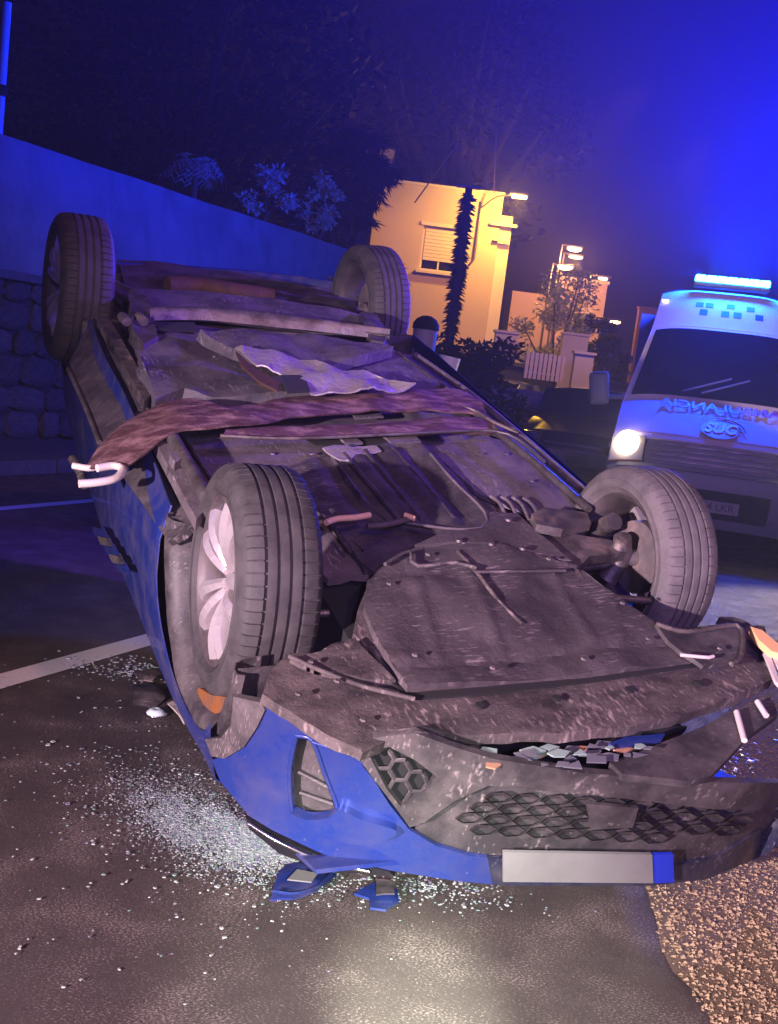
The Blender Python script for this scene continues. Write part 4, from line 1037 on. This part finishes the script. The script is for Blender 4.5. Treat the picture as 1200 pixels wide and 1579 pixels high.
for i, (x, y, Y, lab, en) in enumerate(((886, 383, 42, 'topmost of the three distant orange lamps above the pink house', 300), (888, 396, 44, 'middle one of the three distant orange lamps above the pink house', 120), (872, 411, 41, 'lowest and leftmost of the three distant orange lamps above the pink house', 300),
        (930, 429, 43, 'small distant lamp at the right corner of the pink house roof', 60), (949, 496, 40, 'single low lamp between the pink house and the ambulance', 60))):
    p = w3(x, y, Y); e = empty('street_lamp', (p.x, p.y, 0)); tag(e, lab, 'street lamp')
    obj('mast', tube(bmesh.new(), [(-.5, .1, 0), (-.5, .1, p.z - .3), (-.3, .05, p.z + .03), (0, 0, p.z + .05)], .04, 8, 20), M['steel'], e, smooth=60)
    obj('lamp_head', B((0, 0, p.z + .06), (.62, .3, .08), None, .02), M['steel'], e, smooth=40)
    gb = bmesh.new(); bmesh.ops.create_icosphere(gb, subdivisions=2, radius=1); bmesh.ops.transform(gb, matrix=Matrix.Translation((0, 0, p.z - .02)) @ Matrix.Diagonal((.30 if en > 100 else .2, .14, .11 if en > 200 else .06, 1)), verts=gb.verts[:])
    obj('lamp_glass', gb, sodium('sodium_glow_far', (1, .50, .22), 20), e, smooth=60)
    if en > 100: lamp('far_lamp_light', 'POINT', p + Vector((0, -.3, -.4)), None, en * 2.0, (1, .45, .15), .2)
def lowwall(name, pts, Y, m, label, cat='wall', depth=.3, slats=0):
    a, b = w3(*pts[0], Y), w3(*pts[1], Y); L = abs(b.x - a.x); e = empty(name, ((a.x + b.x) / 2, Y, 0)); tag(e, label, cat)
    zt_, zb = max(a.z, b.z), min(a.z, b.z)
    if slats:
        for k in range(slats): obj('picket', B((-L / 2 + L * (k + .5) / slats, 0, (zt_ + zb) / 2), (L / slats * .72, .04, zt_ - zb)), m, e)
        for z in (zt_ - .12, zb + .15): obj('rail', B((0, .04, z), (L, .04, .06)), m, e)
    else:
        obj('panel', B((0, 0, (zt_) / 2), (L, depth, zt_), None, .01), m, e)
        obj('coping', B((0, 0, zt_ + .03), (L + .08, depth + .08, .06)), m, e)
    return e
warm = mat('warm_wall', (.60, .46, .40), .85, var=(.5, .38, .33), scale=3)
lowwall('picket_fence', ((812, 542), (868, 590)), 24, warm, 'pale picket fence standing beyond the road right of the hedge', 'fence', slats=9)
lowwall('garden_pillar', ((886, 545), (910, 584)), 24, warm, 'bright garden pillar at the right end of the picket fence', 'pillar')
lowwall('garden_wall', ((868, 515), (905, 536)), 28, warm, 'pale raised wall piece above the garden pillar', 'wall')
lowwall('garden_wall', ((764, 512), (796, 540)), 26, warm, 'short cream wall with railing at the foot of the cream house', 'wall')
lowwall('garden_wall', ((760, 600), (830, 650)), 19, mat('orange_wall', (.36, .22, .16), .9, var=(.22, .13, .1), scale=4), 'low orange-brown wall behind the dark parked car', 'wall')
lowwall('small_shed', ((985, 475), (1030, 512)), 42, mat('red_shed', (.14, .06, .07), .8), 'small distant reddish shed just left of the ambulance roof', 'shed')
lamp('fence_fill', 'SPOT', (5.2, 21.0, 6.5), (4.3, 25, 1.2), 1100, (1.0, .55, .38), .3, 75, .6)  # added warm fill for the fence, no lamp stands there
# pillar with domed cap and leaning marker
pp = w3(655, 520, 9.0); pi_ = empty('capped_pillar', (pp.x, pp.y, 0)); tag(pi_, 'slim grey post with dark domed cap just right of the rear wheel', 'post')
obj('post_body', tube(bmesh.new(), [(0, 0, 0), (0, 0, 1.72)], [.07, .105], 16, 4), mat('grey_post', (.25, .24, .27), .6), pi_, smooth=50)
bm = revolve([(0, .115), (.05, .112), (.09, .085), (.115, .04), (.12, .001)], 20); bmesh.ops.transform(bm, matrix=Matrix.Translation((0, 0, 1.72)) @ Matrix.Rotation(R_(-90), 4, 'Y'), verts=bm.verts[:])
obj('domed_cap', bm, M['black'], pi_, smooth=60)
pp = w3(684, 592, 8.0); qq = w3(694, 550, 8.0); mk = empty('marker_post', (pp.x - .25, pp.y, 0)); tag(mk, 'small pale tapered marker post leaning right behind the overturned car', 'marker post')
obj('post_body', tube(bmesh.new(), [(-.1, 0, 0), (.25, 0, pp.z)], [.03, .045], 12, 4), M['black'], mk, smooth=50)
obj('pale_sleeve', tube(bmesh.new(), [(.25, 0, pp.z), (.25 + qq.x - pp.x, 0, qq.z)], [.065, .085], 16, 4), mat('pale_sleeve', (.70, .74, .58), .5), mk, smooth=50)

# ------------------------------------------------------------------ ambulance
AY = R_(13); amb = empty('ambulance', (2.91, 9.5, 0), -AY)
tag(amb, 'white ambulance van with lit headlight and glowing blue roof light bar facing the camera', 'ambulance')
awhite = mat('ambulance_white', (.70, .60, .62), .65, coat=.0, spec=.2, dust=(.5, .45, .44), dscale=3, dlo=.5, dhi=.9)
adark = mat('ambulance_dark_plastic', (.13, .13, .17), .5)
CH = [(.06, .26, .90), (.0, .42, .95), (.0, .74, .97), (.03, .80, .965), (.06, 1.02, .96), (.12, 1.07, .95), (.42, 1.22, .94), (.78, 1.38, .93), (1.42, 2.14, .76), (1.50, 2.20, .75), (1.72, 2.42, .72), (2.0, 2.58, .70), (2.4, 2.64, .70), (6.0, 2.66, .72)]
def apt(s, x):
    i = min(int(s), len(CH) - 2); f = s - i; a, b = CH[i], CH[i + 1]
    y = a[0] + (b[0] - a[0]) * f; z = a[1] + (b[1] - a[1]) * f; hw = a[2] + (b[2] - a[2]) * f
    return Vector((x * hw, y + .16 * abs(x) ** 3, z - .06 * abs(x) ** 4))
def acell(name, s0, s1, xa, xb, m, off=0.0, ns=6, nx=16, thick=.01, parent=None, shape=None):
    rows = []
    for i in range(ns + 1):
        s_ = s0 + (s1 - s0) * i / ns; rows.append([apt(s_, xa + (xb - xa) * j / nx) for j in range(nx + 1)])
    bm = grid_mesh(rows, 0, (0, -1, .3)); bm.normal_update()
    for v in bm.verts: v.co += v.normal * off
    if thick: solid(bm, thick)
    return obj(name, bm, m, parent or amb, smooth=45)
acell('bumper', 0, 3, -1, 1, adark, 0, 9, 20, .03)
acell('grille', 3, 4, -.66, .66, adark, -.02, 4, 16)
for k in range(4): acell('grille_bar', 3.12 + .22 * k, 3.2 + .22 * k, -.62, .62, M['steel'], .012, 1, 14, .012)
acell('bonnet', 4.001, 7, -1, 1, awhite, 0, 10, 20)
acell('nose_strip', 4.0, 4.9, -.62, .62, awhite, .01, 3, 14, .015)
acell('windscreen_surround', 7, 8.6, -1, 1, awhite, -.004, 8, 20)
acell('windscreen', 7.08, 8.0, -.93, .93, mat('windscreen_glass', (.012, .014, .03), .12), .01, 8, 20)
acell('roof', 8.6, 13, -1, 1, awhite, 0, 20, 20)
for sx in (-1, 1):
    rows = []
    for i in range(0, 66):
        t = apt(i * .2, sx); rows.append([t, Vector((sx * min(.98, abs(t.x) + .02 + .2 * max(0, min(1, (t.z - 1.3) / 1.2)) * .6), t.y + .02, max(.3, t.z * .62))), Vector((sx * .97, t.y + .02, .28))])
    obj('body_side', grid_mesh(rows, .01, (sx, 0, 0)), awhite, amb, smooth=45)
    # headlights
    hl = acell('headlight', 3.05, 4.25, sx * .68, sx * .99, mat('headlight_housing', (.55, .5, .48), .15, .3), .012, 5, 8, .02)
    rb = revolve([(0, .001), (.03, .05), (.02, .095), (-.01, .115)], 28); bmesh.ops.transform(rb, matrix=Matrix.Translation(apt(3.7, sx * .84) + Vector((0, -.035, .02))) @ Matrix.Rotation(R_(-90), 4, 'Z'), verts=rb.verts[:])
    obj('reflector', rb, mat('headlight_glow', (.8, .8, .8), .2, emit=(1, .84, .62), estr=22), hl, smooth=60)
    acell('indicator', 3.0, 3.06, sx * .70, sx * .99, M['amber'], .02, 1, 6, .02, parent=hl)
    # mirrors
    mr = obj('mirror', B((sx * 1.18, .95, 1.42), (.20, .12, .34), Matrix.Rotation(sx * .15, 3, 'Y'), .05), mat('mirror_shell', (.16, .17, .18), .5), amb, smooth=60)
    obj('mirror_arm', tube(bmesh.new(), [(sx * .92, .95, 1.36), (sx * 1.1, .95, 1.34)], .025, 8), adark, mr)
    for yy in (1.0, 4.6):
        wv = empty('wheel'); wv.parent = amb; wv.location = (sx * .86, yy, .34)
        obj('tyre', tyre_bm(.34, .2, .21, 24, 3), M['rubber'], wv, smooth=40)
        obj('rim', revolve([(sx * .08, .215), (sx * .06, .19), (sx * .05, .05), (sx * .07, 0.001)], 28), M['alloy'], wv, smooth=40)
    # wipers
    obj('wiper', tube(bmesh.new(), [apt(7.12, sx * .1 - .3) + Vector((0, -.03, .02)), apt(7.35, sx * .1 + .2) + Vector((0, -.03, .02))], .010, 6), adark, amb)
obj('tail', B((0, 6.0, 1.45), (1.9, .1, 2.3)), awhite, amb)
fg = acell('fog_grille', .6, 1.6, -.55, .55, M['black'], .012, 3, 12)
acell('bumper_step', 2.2, 2.7, -.9, .9, mat('bumper_top', (.16, .16, .18), .5), .02, 2, 18)
# plate
def amtx(s, x, off, dx=0): 
    p = apt(s, x); n_ = (apt(s + .05, x) - apt(s - .05, x)).normalized()
    xx = Vector((1, 0, 0)); yy = (n_ - xx * n_.dot(xx)).normalized(); zz = xx.cross(yy)
    m_ = Matrix((xx, yy, zz)).transposed().to_4x4(); m_.translation = p + zz * off + xx * dx; return m_
pm = bmesh.new(); box(pm, (0, 0, 0), (.52, .11, .01), bevel=.003); bmesh.ops.transform(pm, matrix=amtx(1.15, 0, .03), verts=pm.verts[:])
apl = obj('number_plate', pm, M['white'], amb)
inkb = mat('plate_ink', (.02, .02, .02), .5)
text_obj('plate_characters', '34 LKR', .095, inkb, apl, amtx(1.15, 0, .0365, .075), .001, bold=.001)
# light bar
lb = obj('light_bar', B((0.0, 1.98, 2.66), (.78, .22, .05), None, .015), adark, amb, smooth=40)
cy = mat('beacon_glow', (.1, .8, .9), .3, emit=(.03, .70, 1.0), estr=50)
for k in range(7): obj('beacon_module', B((-.33 + .11 * k, 1.96, 2.715), (.104, .2, .07), None, .018), cy, lb, smooth=40)
for sx in (-1, 1): obj('marker_lamp', B((sx * .66, 1.9, 2.44), (.07, .03, .03), Matrix.Rotation(sx * .4, 3, 'Z'), .008), mat('marker_glow', (.8, .7, .5), .3, emit=(1, .8, .4), estr=3), lb)
# check marks on the roof front
blu = mat('check_blue', (.02, .05, .25), .5)
for k, (sx_, s_) in enumerate(((-.42, 9.9), (-.28, 9.9), (-.35, 9.5), (-.05, 9.5), (.02, 9.95), (.12, 9.5), (.3, 9.9), (.42, 9.5))):
    acell('roof_check', s_, s_ + .28, sx_ - .055, sx_ + .055, blu, .004, 2, 2, .003)
redm = mat('logo_red', (.55, .03, .05), .5); whm = mat('logo_white', (.85, .85, .85), .5)
text_obj('hood_lettering', 'AMBULANCIA', .18, mat('letter_red', (.45, .05, .06), .5), amb, amtx(6.72, 0, .030) @ Matrix.Diagonal((1, 1.3, 1, 1)), .002, mirror=True, bold=.003)
em = bmesh.new(); bmesh.ops.create_circle(em, cap_ends=True, segments=40, radius=1)
bmesh.ops.transform(em, matrix=amtx(5.45, 0, .030) @ Matrix.Diagonal((.17, .17, 1, 1)), verts=em.verts[:]); solid(em, .002)
lg = obj('logo_badge', em, redm, amb)
text_obj('logo_letters', 'SUC', .15, whm, lg, amtx(5.49, 0, .038) @ Matrix.Diagonal((1, 1.7, 1, 1)), .002, bold=.006, shear=.3)
for k in range(2):
    r0 = .20 + .035 * k; mtx = amtx(5.45, 0, .030)
    ab = tube(bmesh.new(), [mtx @ Vector((r0 * math.cos(a), r0 * 1.0 * math.sin(a), 0)) for a in np.linspace(.05, 1.7, 14)], .008, 5)
    obj('logo_arc', ab, redm, lg)
acell('bonnet_stripe', 4.85, 4.98, -.8, .8, mat('stripe_orange', (.55, .30, .18), .5), .012, 1, 16, .002)
AM = Matrix.Translation((2.91, 9.5, 0)) @ Matrix.Rotation(-AY, 4, 'Z')
for sx in (-1, 1):
    lamp('ambulance_headlight', 'SPOT', AM @ Vector((sx * .80, -.06, .98)), AM @ Vector((sx * .9, -8, .2)), 170, (1, .80, .60), .07, 80, .5)
lamp('light_bar_light', 'POINT', AM @ Vector((0, 2.05, 3.0)), None, 1900, (.002, .04, 1.0), .3)

# ------------------------------------------------------------------ cars parked beyond
def parked(name, loc, rz, label, pm_, sc=1.0):
    e = empty(name, loc, rz); tag(e, label, 'car')
    prof = [(0, .35, .82), (-.0, .62, .84), (.12, .78, .84), (.9, .95, .82), (1.0, .98, .80), (1.6, 1.42, .62), (2.9, 1.45, .62), (3.7, 1.05, .70), (3.95, .9, .78), (4.05, .4, .80)]
    rows = []
    for y, z, hw in prof: rows.append([Vector((x * hw, y + .12 * abs(x) ** 3, z - .05 * abs(x) ** 4)) for x in np.linspace(-1, 1, 13)])
    obj('body', grid_mesh(rows[:5], .01, (0, -1, 1)), pm_, e, smooth=40)
    obj('windscreen', grid_mesh(rows[4:6], .01, (0, -1, 1)), M['glass'], e, smooth=40)
    obj('roof', grid_mesh(rows[5:7], .01, (0, 0, 1)), pm_, e, smooth=40)
    obj('rear', grid_mesh(rows[6:], .01, (0, 1, 1)), pm_, e, smooth=40)
    for sx in (-1, 1):
        obj('door_panel', grid_mesh([[Vector((sx * .80, y + .1, z - .05)), Vector((sx * .86, y + .1, .7 if z > .7 else z)), Vector((sx * .84, y + .1, .28))] for y, z, hw in prof], .01, (sx, 0, 0)), pm_, e, smooth=40)
        obj('headlight', B((sx * .62, .06, .68), (.34, .08, .12), Matrix.Rotation(sx * .3, 3, 'Z'), .03), M['chrome'], e, smooth=40)
        for yy in (.75, 3.2):
            wv = empty('wheel', (sx * .76, yy, .31)); wv.parent = e
            obj('tyre', tyre_bm(.31, .19, .2, 20, 3), M['rubber'], wv, smooth=40); obj('rim', revolve([(sx * .08, .205), (sx * .05, .18), (sx * .06, .001)], 24), M['alloy'], wv, smooth=40)
    obj('grille_bar', B((0, -.01, .62), (.8, .05, .03)), M['chrome'], e); obj('grille_bar', B((0, -.01, .54), (.7, .05, .025)), M['chrome'], e)
    obj('bumper', B((0, -.02, .42), (1.5, .12, .22), None, .05), mat('grey_bumper', (.22, .21, .22), .6), e, smooth=40)
    obj('number_plate', B((0, -.09, .42), (.5, .01, .11)), M['white'], e)
    return e
parked('parked_car', (2.45, 14.6, 0), -R_(18), 'dark blue parked car with chrome grille bars just left of the ambulance', mat('dark_car_paint', (.012, .014, .04), .3, coat=.5))
parked('parked_car', (3.35, 18.5, 0), -R_(20), 'dark parked car farther back, partly hidden between the garden pillar and the ambulance', mat('black_car_paint', (.02, .02, .025), .3, coat=.5))
parked('parked_car', (1.15, 22.5, 0), -R_(25), 'silver car parked beyond the hedge and mostly hidden by it', mat('silver_paint', (.35, .34, .35), .35, .5))

# ------------------------------------------------------------------ air
hz = bmesh.new(); box(hz, (5, 25, 8.2), (90, 100, 18.6))
hm = bpy.data.materials.new('glare_air'); hm.use_nodes = True; n = hm.node_tree.nodes; l = hm.node_tree.links
for x in list(n): n.remove(x)
out = n.new('ShaderNodeOutputMaterial'); pvn = n.new('ShaderNodeVolumePrincipled'); l.new(pvn.outputs[0], out.inputs['Volume'])
pvn.inputs['Color'].default_value = (.9, .9, .95, 1); pvn.inputs['Density'].default_value = .0030; pvn.inputs['Anisotropy'].default_value = .5
tag(obj('glare_haze', hz, hm), 'thin mist added to carry the blue glare round the ambulance', 'glare_haze', kind='stuff')
